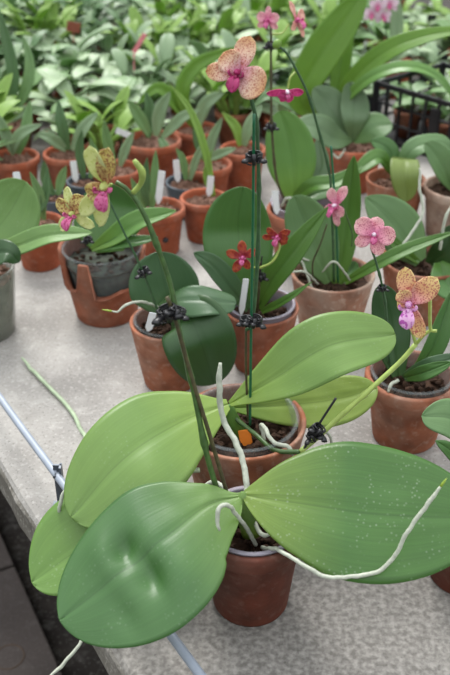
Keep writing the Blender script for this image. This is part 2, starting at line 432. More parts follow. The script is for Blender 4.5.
        for kind in ('sepal', 'petal'):
            for (ang, ln, wd, lean) in parts[kind]:
                a = math.radians(ang); d = x * math.cos(a) + y * math.sin(a); lat = n.cross(d)
                rows = []; uvs = []; NU, NV = 12, 8
                for i in range(NU + 1):
                    t = i / NU; row = []; ur = []
                    w = wprof(t, .58, .22, .55) * wd * size * .5
                    for j in range(NV + 1):
                        v = -1 + 2 * j / NV
                        z = size * (cup * (.5 * t - t * t * .55) + lean * t * ln) + w * .22 * v * v + (.02 * size if kind == 'petal' else -.02 * size)
                        z += size * .025 * math.sin(9 * t + 2 * v + ang)
                        row.append(c + d * (t * ln * size) + lat * (v * w) + n * z); ur.append((t, (v + 1) / 2))
                    rows.append(row); uvs.append(ur)
                m = MB(); m.grid(rows, uvs)
                mt = (sepal or petal) if kind == 'sepal' else petal
                s.part(m, kind, mt, root, solid=.0009)
        # lip: two upright side lobes and a forward mid lobe
        m = MB(); L = size * lip_size
        for sd in (-1, 1):
            rows = []
            for i in range(7):
                t = i / 6; w = wprof(t, .55, .3, .6) * L * .13
                q = c + n * (L * (.12 + .2 * t)) - y * (L * .14 - L * .2 * t * t) + x * (sd * L * (.07 + .15 * math.sin(t * 2)))
                rows.append([q - n * w, q + x * (sd * w * .3), q + n * w])
            m.grid(rows)
        rows = []
        for i in range(11):
            t = i / 10; w = (wprof(t, .62, .3, .6)) * L * .2
            q = c + n * (L * (.1 + .38 * math.sin(t * 1.9))) - y * (L * (.12 + .48 * t * t))
            rows.append([q - x * w + n * w * .35, q - x * w * .5, q - n * w * .25, q + x * w * .5, q + x * w + n * w * .35])
        m.grid(rows)
        m.ball(c + n * L * .26 - y * L * .14, L * .06, L * .06, L * .06, None, 8)
        s.part(m, 'lip', lipm, root, solid=.0014)
        return root

def potbase(px, py, wpx, h):
    """base centre and rim radius of a pot on the bench whose rim is centred at (px,py) and wpx wide"""
    p = atZ(px, py, h); return V((p.x, p.y, 0)), wpx * depth(p) / F / 2

# ================================================================ SETTING
e0, e1 = atZ(0, 463, 0), atZ(48, 542, 0)
ed = (e1 - e0).normalized()
if ed.y > 0: ed = -ed               # points towards the camera
inn = V((-ed.y, ed.x, 0))
if inn.x < 0: inn = -inn            # to the right, onto the bench
BT = .055
CON = concretemat('bench_concrete', (170, 166, 160), (140, 136, 131), dark_patch=.75)
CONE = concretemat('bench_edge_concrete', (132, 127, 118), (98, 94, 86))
def slab(name, origin, u0, u1, v0, v1, ztop, th, mat, segs=60, rough=.004):
    """concrete slab in bench axes: u along the edge away from the camera, v to the right; chipped left edge"""
    m = MB(); o = V((origin.x, origin.y, 0)); U = -ed; rows = []
    us = [u0 + (u1 - u0) * i / segs for i in range(segs + 1)]
    for u in us:
        j = rough * noise.noise(V((u * 25, 3, 1))); k = rough * noise.noise(V((u * 40, 8, 1)))
        q = lambda v, z: o + U * u + inn * v + V((0, 0, z))
        rows.append([q(v0 + .012 + j, ztop), q(v0 + .004 + j, ztop - .002), q(v0 + k, ztop - .008), q(v0 + j * 1.5, ztop - th * .5), q(v0 + k, ztop - th), q(v1, ztop - th), q(v1, ztop)])
    m.grid(rows, closed=True); n = len(rows[0]); L = len(rows) * n
    m.f.append(tuple(range(n))[::-1]); m.f.append(tuple(range(L - n, L)))
    return m.build(name, mat, smooth=False)
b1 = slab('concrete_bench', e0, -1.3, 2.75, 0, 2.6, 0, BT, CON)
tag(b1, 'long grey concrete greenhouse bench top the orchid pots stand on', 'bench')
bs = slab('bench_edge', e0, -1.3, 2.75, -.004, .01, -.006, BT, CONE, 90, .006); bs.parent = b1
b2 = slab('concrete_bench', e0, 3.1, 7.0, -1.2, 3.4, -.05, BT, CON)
tag(b2, 'second concrete bench farther back, covered by small young plants', 'bench')
def bench_leg(par, u, v, top):
    m = MB(); p = V((e0.x, e0.y, 0)) - ed * u + inn * v
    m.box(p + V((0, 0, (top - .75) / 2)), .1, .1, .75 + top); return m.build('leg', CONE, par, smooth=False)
for u in (-1.2, .9, 2.6):
    for v in (.35, 2.4): bench_leg(b1, u, v, -BT)
for u in (3.3, 5, 6.8):
    for v in (-1, 1, 3.2): bench_leg(b2, u, v, -.05 - BT)

FLO = concretemat('soil_floor', (58, 52, 47), (40, 36, 33), .3)
m = MB(); m.box(V((0, 4, -.8)), 16, 16, .1); fl = m.build('floor', FLO, smooth=False); tag(fl, kind='structure')
# dark paving along the bench
PAV = concretemat('paver', (84, 76, 72), (72, 65, 62), .12)
PZ = -.70
pe0, pe1 = atZ(0, 512, PZ), atZ(72, 672, PZ)
pd = (pe1 - pe0).normalized(); pin = V((pd.y, -pd.x, 0))
if pin.x > 0: pin = -pin
for k in range(-3, 3):
    for j in range(3):
        m = MB(); a = pe0 + pd * (.2 + k * .62) + pin * (.02 + j * .62); u = pd * .61; w = pin * .61
        vs = [a, a + u, a + u + w, a + w]; vs = vs + [q + V((0, 0, -.05)) for q in vs]
        m.add(vs, [(0, 1, 2, 3), (7, 6, 5, 4), (0, 4, 5, 1), (1, 5, 6, 2), (2, 6, 7, 3), (3, 7, 4, 0)])
        o = m.build('paving_slab', PAV, smooth=False, bevel=.004)
        tag(o, 'dark brown-grey paving slab on the ground left of the bench', 'paving slab', 'dark paving slabs beside the bench')
m = MB(); rc = atZ(9, 657, PZ)
m.lathe([(.03, .0006), (.031, .0016), (.033, .0016), (.034, .0006)], V((rc.x, rc.y, PZ)), 40)
tag(m.build('ring_mark', plain('rust_ring', (84, 68, 56), .8)), 'faint rusty ring mark on the dark paving at bottom left', 'ring mark')

# grey conduit carried along the bench edge
PIPE = plain('grey_pipe', (152, 160, 172), .38, .5, scale=40, var=.08)
pz = .065
pa, pb = atZ(-60, 314, pz), atZ(202, 677, pz)
m = MB(); dd = (pb - pa); pts = [pa - dd * .5 + dd * (i / 24 * 1.75) for i in range(25)]
pts = [p + V((0, 0, .002 * math.sin(i * .9))) for i, p in enumerate(pts)]
m.tube(pts, .0058, 12)
pr = empty('metal_pipe', V((pa.x, pa.y, 0)), 'thin grey metal pipe running along the left edge of the bench', 'pipe')
m.build('rod', PIPE, pr, pr.location)
STEEL = plain('dull_steel', (92, 98, 106), .45, .5, .6)
def support(px, py):
    q = atZ(px, py, pz); m = MB()
    m.box(V((q.x + .003, q.y + .008, (pz + .016) / 2)), .012, .003, pz + .016)
    m.box(V((q.x + .008, q.y + .006, (pz + .016) / 2)), .003, .012, pz + .016)
    m.box(V((q.x + .004, q.y + .004, .0015)), .03, .03, .003)
    m.tube([V((q.x + .004, q.y + .012, pz + .004)), V((q.x + .001, q.y - .006, pz + .004))], .003, 8)
    return m.build('bracket', STEEL, pr, pr.location, smooth=False)
support(55, 477); support(-80, 286); support(240, 729)

# ================================================================ LEAF COLOURS
LA = leafmat('leaf_dark_glossy', (76, 122, 74), (122, 160, 88), .4, .08, .12, spec=.55)
LA2 = leafmat('leaf_spotted', (80, 126, 68), (140, 170, 88), .34, .22, .2, .25)
LA3 = leafmat('leaf_fresh', (118, 160, 90), (118, 154, 80), .4, .12)
LB = leafmat('leaf_lime', (130, 168, 102), (152, 184, 94), .38, .1, .1, .28)
LB2 = leafmat('leaf_yellowing', (148, 176, 94), (122, 160, 70), .42, .1, .1, .3)
LC = leafmat('leaf_mid', (84, 130, 76), (100, 144, 78), .33)
LC2 = leafmat('leaf_grass', (88, 134, 62), (104, 146, 66), .4)
LD = leafmat('leaf_bluegreen', (78, 114, 88), (88, 122, 86), .33)
LDk = leafmat('leaf_deep', (58, 94, 60), (70, 106, 64), .35)
LF = leafmat('leaf_soft', (128, 168, 112), (138, 176, 112), .42, .15)
LE = leafmat('leaf_pear', (108, 156, 86), (136, 178, 92), .36)
LG = leafmat('leaf_pale_blue', (112, 150, 112), (120, 158, 112), .42)
LO = leafmat('leaf_tall', (122, 170, 72), (132, 174, 80), .38, trans=.35)
LP = leafmat('leaf_greyish', (108, 138, 114), (116, 146, 116), .42)
LY = leafmat('leaf_olive', (128, 150, 84), (116, 144, 82), .45)

# flower colours
P_SALM = petalmat('petal_salmon', (250, 224, 204), (206, 132, 112), (240, 160, 206), .45, 620, (240, 196, 140))
P_LIP = petalmat('lip_magenta', (196, 30, 126), (140, 14, 70), (190, 60, 120), .3, 200)
P_PINK = petalmat('petal_pink', (244, 184, 198), (196, 96, 126), (240, 140, 190), .25, 600, (244, 206, 200))
P_MAG = petalmat('petal_magenta', (214, 70, 140), (188, 44, 112), (226, 120, 170), .3, 300)
P_YEL = petalmat('petal_yellow_brown', (220, 206, 130), (156, 88, 62), (200, 140, 110), .6, 420)
P_LIME = petalmat('petal_lime', (226, 230, 166), (206, 214, 130), (206, 216, 130), .1, 300)
P_GOLD = petalmat('petal_gold', (242, 196, 154), (190, 92, 96), (236, 150, 190), .4, 520, (240, 222, 150))
P_ORANGE = petalmat('petal_orange_red', (176, 76, 46), (150, 40, 50), (170, 50, 90), .45, 200, (180, 88, 52))
P_VIO = petalmat('lip_violet', (206, 70, 190), (176, 40, 166), (240, 190, 230), .3, 200)
P_WHT = plain('column_white', (226, 206, 220), .5)
TOCAM = V((0, -1, .5))

# ================================================================ ORCHID A, front
b, r = potbase(252, 521, 108, .136)
A = Plant('potted_orchid', b, 'nearest orchid with three broad leaves in a dark damp terracotta pot')
A.pot(r, .136, CLAY['wet'], .74)
A.cup(r - .009, .116, .022, MILKY)
A.soil(r - .016, .1, n=60)
cr = atY(243, 496, .805)
A.leaf([(241, 496, .805), (205, 506, .79), (150, 550, .74), (60, 620, .685)], 70, 60, LA, S=.75, c=.52, b=.05, tip=.56, e=(.6, 1.6), fold=.05, droop=.12,
       dents=[(.56, .27, .013, .06, .22), (.62, -.27, .014, .06, .22),  (.48, .1, -.005, .05, .6), (.7, 0, -.004, .06, .5), (.75, .55, .004, .05, .3), (.42, .5, -.004, .06, .3), (.72, -.5, -.004, .08, .3), (.35, -.5, .003, .06, .35)], nu=60, nv=30)
A.leaf([(244, 495, .805), (300, 503, .79), (380, 514, .775), (484, 518, .765)], 66, 62, LA2, S=.55, c=.5, b=.06, tip=.55, e=(.95, .75), fold=.05, droop=.06, dents=[(.6, .5, .004, .1, .3), (.4, -.5, -.004, .1, .3)], nu=44, nv=20)
A.leaf([(238, 508, .825), (165, 535, .835), (90, 545, .845), (32, 582, .81)], 38, 50, LA3, S=.6, e=1.8, c=.72, b=.12, tip=.55, fold=.1, nu=36)
m = MB(); m.tube(crom([b + V((0, 0, .115)), cr + V((0, 0, -.02)), cr + V((0, 0, .006))], 8), [.013, .012, .011, .011, .011, .01, .008, .003], 10, flat=.7)
A.part(m, 'crown', LB)
sp = A.stem([(220, 500, .82), (206, 451, .83), (192, 383, .85), (178, 326, .86), (171, 287, .87), (155, 240, .88), (143, 212, .885), (130, 192, .89), (116, 182, .89)], .0036, .0026, GSTEM, nodes=(.2, .42, .62, .8))
A.stem([(229, 500, .825), (210, 436, .835), (190, 372, .85), (175, 318, .86), (167, 297, .862)], .0026, .0024, BROWNSTEM, name='support_stake')
A.clip(atY(168, 313, .858), .0125, V((-.3, 0, 1))); A.clip(atY(177, 313, .853), .010, V((.3, .2, 1)))
m = MB(); m.tube(crom([atY(133, 193, .888), atY(141, 183, .885), atY(142, 172, .88), atY(134, 160, .88)], 14), [.0028] * 5 + [.0032, .0034, .0038, .004, .004, .0036, .0032, .003, .0022], 8)
A.part(m, 'side_shoot', YSTEM)
A.aroot([(247, 497, .81), (245, 470, .835), (236, 443, .86), (223, 419, .88), (219, 387, .89), (221, 363, .90)], .0037, tipc=False)
A.aroot([(256, 545, .80), (248, 530, .79), (239, 518, .775), (229, 506, .762), (219, 508, .752), (217, 522, .745), (220, 530, .742)], .0026, tipc=False)
A.aroot([(234, 500, .83), (222, 486, .85), (212, 482, .86), (200, 489, .865)], .003, tipc=False)
A.aroot([(262, 548, .79), (278, 550, .75), (300, 563, .725), (325, 577, .713), (345, 577, .712), (377, 572, .712), (396, 553, .718), (408, 531, .725), (425, 507, .735), (441, 487, .742)], .0024, n=90)
A.aroot([(250, 515, .82), (262, 534, .79), (272, 533, .785)], .0028, tipc=False, n=20)
A.aroot([atY(180, 600, .80) + V((0, 0, -.0)), (120, 590, .80), (92, 612, .785), (83, 635, .765), (79, 645, .75), (68, 658, .735), (60, 668, .725), (46, 680, .71)], .0024, ROOT, tipc=False)
ff = atY(106, 184, .885)
A.flower(ff, V((-.25, -.8, -.1)), V((-.1, 0, 1)), .044, P_YEL, P_MAG,
         dict(sepal=[(98, 1.05, .5, .15), (225, 1.2, .42, .1), (250, 1.25, .4, .05)], petal=[(72, 1.05, .5, .1), (205, .5, .5, .4)]), sepal=P_LIME, colm=P_LIME, lip_size=.9)
A.flower((74, 213, .93), V((-.5, -.8, .1)), V((0, 0, 1)), .03, P_YEL, P_MAG, dict(sepal=[(110, 1, .5, 0), (230, 1.1, .5, 0), (340, 1, .5, 0)], petal=[(160, .9, .6, 0), (60, .9, .7, 0)]), sepal=P_LIME, colm=P_LIME)
A.stem([(112, 184, .89), (100, 192, .9), (88, 204, .92), (77, 213, .935)], .0014, .0011, YSTEM, name='flower_stalk')

# ================================================================ ORCHID B, behind A
b, r = potbase(243, 419, 127, .14)
Bp = Plant('potted_orchid', b, 'lime-leaved orchid in a wide terracotta pot right behind the nearest pot')
Bp.pot(r, .14, claymat('clay_brown', (150, 94, 68), .35, .6), .74, collar=False)
Bp.cup(r - .014, .118, .026, CLEAR)
Bp.soil(r - .02, .118, n=90, size=.011)
Bp.leaf([(228, 404, 1.0), (180, 422, .975), (122, 460, .915), (71, 517, .86)], 56, 47, LB, S=.6, c=.52, b=.1, e=(1.0, 1.2), tip=.48, fold=.08, droop=.08, dents=[(.55, .5, -.004, .1, .4)], nu=40, nv=18)
Bp.leaf([(230, 404, 1.0), (275, 378, 1.0), (330, 345, 1.01), (395, 334, 1.03)], 31, 33, LB, S=.5, c=.6, b=.09, tip=.45, fold=.1, wav=.02, nu=40, nv=16)
Bp.leaf([(232, 408, 1.02), (280, 405, 1.05), (330, 400, 1.07), (377, 388, 1.08)], 22, 26, LB2, S=.5, c=.66, b=.14, tip=.5, fold=.08, nu=36)
cr = atY(229, 405, 1.005)
m = MB(); m.tube(crom([b + V((0, 0, .11)), cr + V((.003, 0, -.025)), cr], 8), [.016, .014, .013, .012, .012, .011, .009, .004], 10, flat=.7); Bp.part(m, 'crown', LE)
Bp.stem([(300, 452, .93), (318, 437, .945), (345, 412, .955), (375, 385, .965), (400, 362, .975), (416, 344, .98)], .0036, .0032, YSTEM, nodes=(.55,))
Bp.stem([cr + V((.005, 0, -.02)), (255, 434, .985), (275, 450, .948), (300, 452, .93)], .003, .0036, GSTEM, name='flower_spike')
Bp.stem([(296, 462, .925), (314, 432, .94), (336, 398, .95)], .0017, .0016, BLACK, name='support_stake')
Bp.clip(atY(317, 430, .938), .011, V((.7, 0, .8))); Bp.clip(atY(313, 436, .936), .009, V((-.4, 0, .8)))
Bp.aroot([b + V((.03, -.03, .118)), (262, 425, 1.0), (268, 434, .97), (275, 443, .955), (288, 447, .945), (293, 455, .935)], .003, tipc=False)
Bp.aroot([(322, 430, .945), (330, 437, .95), (331, 452, .95)], .002, tipc=False, n=20)
Bp.aroot([(200, 470, .93), (130, 470, .93), atZ(88, 440, .01), atZ(74, 415, .006), atZ(60, 398, .006), atZ(44, 382, .006), atZ(34, 372, .006), atZ(22, 358, .006)], .0034, plain('pale_root', (168, 184, 152), .6, .3), tipc=False, n=70)
Bp.aroot([(140, 480, .94), (82, 486, .915), (70, 488, .90), (62, 496, .89), (59, 512, .885), (60, 524, .885)], .0026, tipc=False, n=40)
m = MB()
ORG = plain('orange_tag', (226, 128, 42), .5, var=.06)
Bp.label((247, 446, .985), (244, 430, .99), .017, ORG, name='orange_label')
# tall spike of B with the salmon flower, tied to a green stake
Bp.stem([(248, 420, 1.0), (246, 370, 1.0), (246, 330, 1.0)], .0016, .0016, BROWNSTEM, name='flower_spike')
Bp.stem([(246, 330, 1.0), (252, 322, 1.0), (257, 270, 1.01), (259, 200, 1.015), (257, 130, 1.02), (253, 106, 1.02), (250, 96, 1.02), (244, 86, 1.02)], .0026, .0022, DSTEM, nodes=(.35, .6, .85))
Bp.stem([(250, 425, .995), (251, 340, .995), (253, 220, 1.0), (254, 114, 1.0)], .0018, .0018, STAKE, name='support_stake')
Bp.clip(atY(254, 158, .997), .0105); Bp.clip(atY(254, 321, .992), .011, V((.2, 0, 1))); Bp.clip(atY(246, 321, .99), .009)
Bp.flower((238, 72, 1.0), V((-.25, -1, .2)), V((.12, 0, 1)), .036, P_SALM, P_LIP,
          dict(sepal=[(80, 1.12, .68, 0), (190, 1.05, .58, -.05), (300, .55, .5, .0)], petal=[(135, .72, .8, .08), (338, 1.0, 1.05, .05)]), colm=P_LIP, lip_size=1.0)
m = MB(); m.tube(crom([atY(250, 98, 1.02), atY(247, 90, 1.018), atY(240, 80, 1.01)], 6), .0022, 8); Bp.part(m, 'flower_stalk', GSTEM)
Bp.flower((409, 303, .955), V((-.3, -1, .15)), V((-.1, 0, 1)), .041, P_GOLD, P_VIO,
          dict(sepal=[(98, 1.12, .58, 0), (290, 1.2, .5, 0), (170, .35, .5, .2)], petal=[(45, 1.15, .7, .0), (120, .5, .5, .2)]), colm=P_VIO, lip_size=1.1)
Bp.stem([(416, 344, .98), (412, 330, .975), (411, 312, .965)], .0022, .0018, YSTEM, name='flower_stalk')
Bp.stem([(430, 300, .965), (430, 320, .97), (431, 330, .972), (437, 331, .97)], .0024, .0022, YSTEM, name='bud_stalk')
Bp.stem([(417, 343, .98), (424, 335, .975), (431, 330, .972)], .0024, .0022, YSTEM, name='bud_stalk')

# ================================================================ ORCHID C, dark red flowers
b, r = potbase(261, 306, 76, .12)
Cp = Plant('potted_orchid', b, 'orchid with two small orange-red flowers and one tall rounded leaf, behind the lime-leaved one')
Cp.pot(r, .12, CLAY['red'], .7, collar=False)
Cp.cup(r - .010, .1, .026, MILKY); Cp.soil(r - .016, .105, n=50)
yb = b.y
Cp.leaf([(250, 305, yb), (243, 270, yb + .02), (238, 225, yb + .05), (243, 187, yb + .06)], 36, 34, LC, S=.1, c=.55, b=.25, tip=.5, fold=.1, dents=[(.62, .2, .006, .08, 1), (.35, 0, -.003, .08, 1)], nu=36)
Cp.leaf([(248, 310, yb - .01), (228, 285, yb - .02), (210, 264, yb - .02), (194, 253, yb - .02)], 9, 13, LD, S=.5, c=.55, b=.4, tip=.6, fold=.1)
Cp.leaf([(258, 308, yb - .01), (272, 280, yb - .02), (295, 250, yb - .02), (328, 207, yb + .0)], 13, 12, LC2, S=.3, c=.45, b=.35, tip=.8, fold=.25)
Cp.leaf([(262, 312, yb - .02), (285, 300, yb - .05), (312, 282, yb - .05)], 4, 4, LC2, S=.6, c=.4, b=.6, tip=.9, fold=.3)
Cp.stem([(257, 312, yb - .02), (259, 290, yb - .03), (260, 262, yb - .03)], .0024, .002, BROWNSTEM)
Cp.stem([(260, 275, yb - .035), (262, 256, yb - .03)], .0014, .0013, BLACK, name='support_stake')
Cp.clip(atY(261, 277, yb - .035), .009)
Cp.stem([(258, 268, yb - .04), (251, 266, yb - .05), (245, 259, yb - .05)], .0014, .0012, YSTEM, name='flower_stalk')
Cp.stem([(260, 268, yb - .04), (272, 262, yb - .05), (279, 250, yb - .05), (280, 238, yb - .045)], .0022, .0014, YSTEM, name='flower_stalk')
Cp.flower((243, 257, yb - .06), V((-.2, -1, .2)), V((.05, 0, 1)), .029, P_ORANGE, P_MAG, dict(sepal=[(100, .95, .52, 0), (245, 1.05, .5, 0), (300, .8, .45, -.1)], petal=[(170, 1.0, .52, 0), (35, .9, .5, 0)]), colm=P_MAG, lip_size=.7)
Cp.flower((278, 236, yb - .05), V((-.5, -.8, -.1)), V((0, 0, 1)), .027, P_ORANGE, P_MAG, dict(sepal=[(35, 1.0, .45, 0), (200, 1.2, .4, 0), (330, .7, .6, 0)], petal=[(150, .8, .5, .1), (0, .7, .7, 0)]), colm=P_MAG, lip_size=.9)
Cp.label((241, 315, yb - .045), (246, 279, yb - .05), .010)

# ================================================================ ORCHID D, blue-green leaves
b, r = potbase(168, 320, 77, .125)
Dp = Plant('potted_orchid', b, 'orchid with three blue-green drooping leaves in an orange pot left of the red-flowered one')
Dp.pot(r, .125, CLAY['mid'], .7, collar=False)
Dp.cup(r - .010, .105, .022, CLEAR); Dp.soil(r - .016, .105, n=50); y = b.y
Dp.leaf([(172, 316, y), (168, 298, y + .01), (162, 275, y + .02), (158, 252, y + .03)], 36, 34, LD, S=.3, c=.45, b=.25, tip=.5, fold=.12)
Dp.leaf([(160, 308, y - .01), (180, 300, y - .03), (208, 300, y - .04), (236, 303, y - .04)], 14, 17, LD, S=.7, c=.55, b=.3, tip=.4, fold=-.05, wav=.15)
Dp.leaf([(178, 314, y - .01), (190, 318, y - .05), (202, 345, y - .085), (214, 384, y - .09)], 36, 37, LDk, S=-.3, c=.5, b=.3, tip=.5, fold=.12, dents=[(.5, 0, -.003, .1, .8)])
Dp.stem([(163, 325, y - .02), (156, 306, y - .04), (143, 272, y - .05), (122, 228, y - .05), (107, 196, y - .04)], .0022, .0016, DSTEM)
Dp.clip(atY(144, 272, y - .052), .0105, V((-.4, 0, 1))); Dp.clip(atY(158, 322, y - .04), .008, V((-.4, 0, 1)))
Dp.aroot([(160, 308, y), (143, 302, y - .05), (128, 304, y - .065), (118, 311, y - .07), (112, 311, y - .07)], .0022, tipc=True, n=30)
Dp.label((148, 331, y - .055), (153, 313, y - .06), .012)

# ================================================================ ORCHID E, broken pot
b, r = potbase(102, 245, 88, .15)
Ep = Plant('potted_orchid', b, 'orchid in a broken terracotta pot with clear plastic cup showing through the gap')
def crack(z, a, rr, h=.15):
    d = math.degrees(a) % 360; lim = 1
    if 196 < d < 345:
        t = (d - 196) / 149; lim = .62 - .10 * math.sin(t * math.pi) + .03 * math.sin(d * .11) + .012 * math.sin(d * .5)
        if t < .12: lim = 1 - (1 - lim) * t / .12
        if t > .9: lim = lim + (1 - lim) * (t - .9) / .1
        if 244 < d < 258: lim = .97
    return min(z, h * lim) if rr > r * .5 else z
Ep.pot(r, .15, CLAY['red'], .72, collar=False, hf=crack)
Ep.cup(r - .010, .126, .02, CLEAR, name='plastic_pot'); Ep.soil(r * .84, .12, n=50, name='potting_bark')
m = MB(); m.lathe([(.001, .024), (r * .58, .024), (r * .66, .06), (r * .74, .09), (r * .81, .118), (.001, .119)], b, 24); Ep.part(m, 'bark_filling', plain('wet_moss', (58, 64, 52), .9, scale=70, var=.6, bump=.5)); y = b.y
Ep.leaf([(110, 252, y), (108, 232, y + .02), (110, 205, y + .05), (112, 184, y + .05)], 34, 34, LC, S=.1, c=.42, b=.4, tip=.5, fold=.15)
Ep.leaf([(92, 250, y - .03), (115, 238, y - .05), (140, 222, y - .05), (176, 211, y - .04)], 12, 9, LE, S=.4, c=.5, b=.25, tip=.7, fold=.35)
Ep.leaf([(92, 250, y - .03), (118, 244, y - .06), (140, 241, y - .065), (158, 237, y - .06)], 7, 6, LC, S=.5, c=.5, b=.3, tip=.7, fold=.2)
Ep.clip(atY(88, 240, y - .05), .009); Ep.stem([(86, 246, y - .05), (84, 196, y - .04)], .0016, .0014, BLACK, name='support_stake')

# ================================================================ ORCHID F, left edge
b, r = potbase(-27, 266, 82, .14)
Fp = Plant('potted_orchid', b, 'orchid with large pale leaves in a tall clear pot at the left edge')
Fp.pot(r, .14, plasticmat('clear_pot', (150, 154, 142), .5, .3), .8, collar=False, name='clear_pot'); Fp.soil(r - .008, .12, PEB, 60); y = b.y
m = MB(); m.lathe([(.001, .012), (r * .74, .012), (r * .84, .06), (r * .92, .115), (.001, .116)], b, 24); Fp.part(m, 'moss_filling', plain('moss', (120, 126, 108), .95, scale=60, var=.3), smooth=True)
Fp.leaf([(-22, 256, y), (-8, 236, y + .02), (12, 208, y + .04), (26, 182, y + .05)], 34, 36, LF, S=.1, c=.5, b=.4, tip=.5, fold=.12)
Fp.leaf([(-12, 256, y - .02), (18, 246, y - .04), (50, 235, y - .05), (92, 233, y - .05)], 11, 12, LF, S=.5, c=.45, b=.3, tip=.65, fold=.3)
Fp.leaf([(-30, 256, y - .02), (-10, 254, y - .08), (8, 252, y - .1), (19, 262, y - .1)], 14, 16, LDk, S=.5, c=.55, b=.3, tip=.5, fold=.1)
Fp.leaf([(-30, 260, y), (-60, 250, y - .02), (-100, 250, y - .03)], 22, 22, LF, S=.5, c=.5, b=.3, tip=.5)

# ================================================================ ORCHID G, pale pot right of centre
b, r = potbase(333, 272, 84, .125)
Gp = Plant('potted_orchid', b, 'orchid in a chalky pale pot with pink flowers, bud and two dark green stems')
Gp.pot(r, .125, CLAY['pale'], .72, collar=False); Gp.soil(r - .01, .105, n=60); y = b.y
Gp.leaf([(330, 282, y), (318, 255, y + .01), (305, 222, y + .03), (294, 196, y + .04)], 24, 26, LG, S=.2, c=.5, b=.25, tip=.5, fold=.12)
Gp.leaf([(337, 284, y), (343, 250, y + .02), (348, 210, y + .04), (354, 156, y + .05)], 13, 13, LC2, S=0, c=.45, b=.4, tip=.7, fold=.2, wav=.1)
Gp.leaf([(345, 282, y - .02), (375, 265, y - .04), (410, 248, y - .04), (455, 232, y - .03)], 6, 7, LC2, S=.6, c=.5, b=.5, tip=.8, fold=.3)
Gp.leaf([(338, 285, y), (350, 272, y + .02), (356, 262, y + .03)], 8, 8, LC, S=.5)
Gp.stem([(334, 282, y - .02), (333, 240, y - .02), (331, 190, y - .01), (329, 170, y), (318, 128, y), (307, 92, y), (291, 60, y), (283, 49, y), (277, 46, y)], .0024, .002, DSTEM, nodes=(.3, .5, .62, .75))
Gp.stem([(338, 282, y - .015), (336, 220, y - .015), (331, 146, y)], .002, .002, STAKE, name='support_stake')
m = MB(); m.ball(atY(277, 44, y), .007, .008, .0085, Matrix.Rotation(.6, 3, 'Y'), 12); Gp.part(m, 'flower_bud', LE)
Gp.stem([(313, 280, y - .02), (313, 262, y - .03), (320, 245, y - .04), (327, 224, y - .045)], .0017, .0013, BROWNSTEM, name='flower_spike')
Gp.stem([(352, 246, y - .03), (352, 232, y - .03), (345, 212, y - .04), (340, 200, y - .04)], .0016, .0013, GSTEM, name='flower_stalk')
Gp.aroot([(318, 284, y - .03), (305, 272, y - .05), (290, 272, y - .06), (283, 268, y - .065)], .002, tipc=False, n=24)
Gp.aroot([(312, 288, y - .04), (302, 262, y - .01), (296, 258, y - .01), (318, 262, y + .01)], .0022, tipc=False, n=24)
Gp.aroot([(350, 280, y - .03), (335, 262, y - .05), (322, 272, y - .04)], .002, tipc=False, n=24)
Gp.flower((336, 205, y - .055), V((-.8, -.8, .1)), V((.15, 0, 1)), .034, P_PINK, P_MAG, dict(sepal=[(75, 1.15, .55, -.1), (230, .9, .5, 0), (290, 1.1, .5, 0)], petal=[(120, .9, .65, .1), (330, .7, .65, 0)]), colm=P_WHT, lip_size=1)
Gp.flower((287, 91, y - .01), V((.2, -1, -.15)), V((0, 0, 1)), .03, P_MAG, P_MAG, dict(sepal=[(185, 1.15, .42, 0), (350, 1.0, .45, 0), (245, .7, .4, 0)], petal=[(215, .6, .4, 0), (290, .7, .5, 0)]), colm=P_WHT, lip_size=.6)
Gp.stem([(295, 72, y), (290, 78, y - .006), (288, 88, y - .006)], .0018, .0015, YSTEM, name='flower_stalk')

# ================================================================ ORCHID H, right
b, r = potbase(412, 374, 92, .12)
Hp = Plant('potted_orchid', b, 'orchid in a brown clay pot with clear inner cup, right of the lime leaves')
Hp.pot(r, .12, CLAY['mid'], .72); Hp.cup(r - .010, .11, .016, CLEAR); Hp.soil(r - .016, .1, n=50); y = b.y
Hp.leaf([(398, 376, y - .01), (392, 345, y + .01), (388, 315, y + .03), (380, 285, y + .04)], 18, 20, LDk, S=.1, c=.5, b=.35, tip=.5, fold=.1)
Hp.leaf([(408, 378, y - .01), (425, 360, y - .01), (438, 335, y), (452, 290, y + .03)], 9, 12, LC, S=.1, c=.5, b=.3, tip=.8, fold=.25)
Hp.leaf([(404, 378, y - .01), (430, 366, y - .03), (462, 355, y - .03)], 8, 8, LD, S=.5, c=.5, b=.5, tip=.7, fold=.2)
Hp.leaf([(405, 378, y - .01), (425, 372, y - .04), (452, 362, y - .05)], 7, 8, LC, S=.5, c=.5, b=.4, tip=.7, fold=.2)
Hp.stem([(392, 378, y), (388, 350, y - .01), (386, 310, y - .01), (382, 285, y - .01), (376, 262, y - .01), (371, 248, y - .01)], .0021, .0016, DSTEM, nodes=(.6, .8))
Hp.clip(atY(382, 288, y - .012), .007)
Hp.flower((374, 234, y - .03), V((-.15, -1, .25)), V((.0, 0, 1)), .030, P_PINK, P_MAG, dict(sepal=[(82, .8, .72, -.1), (215, 1.0, .6, 0), (290, 1.05, .66, 0)], petal=[(145, 1.05, .9, .05), (358, 1.0, .9, .05)]), colm=P_WHT, lip_size=.75)
m = MB(); q = atY(420, 356, y - .02)
Hp.aroot([(398, 380, y - .03), (392, 384, y - .04), (388, 392, y - .05)], .0028, tipc=False, n=16)

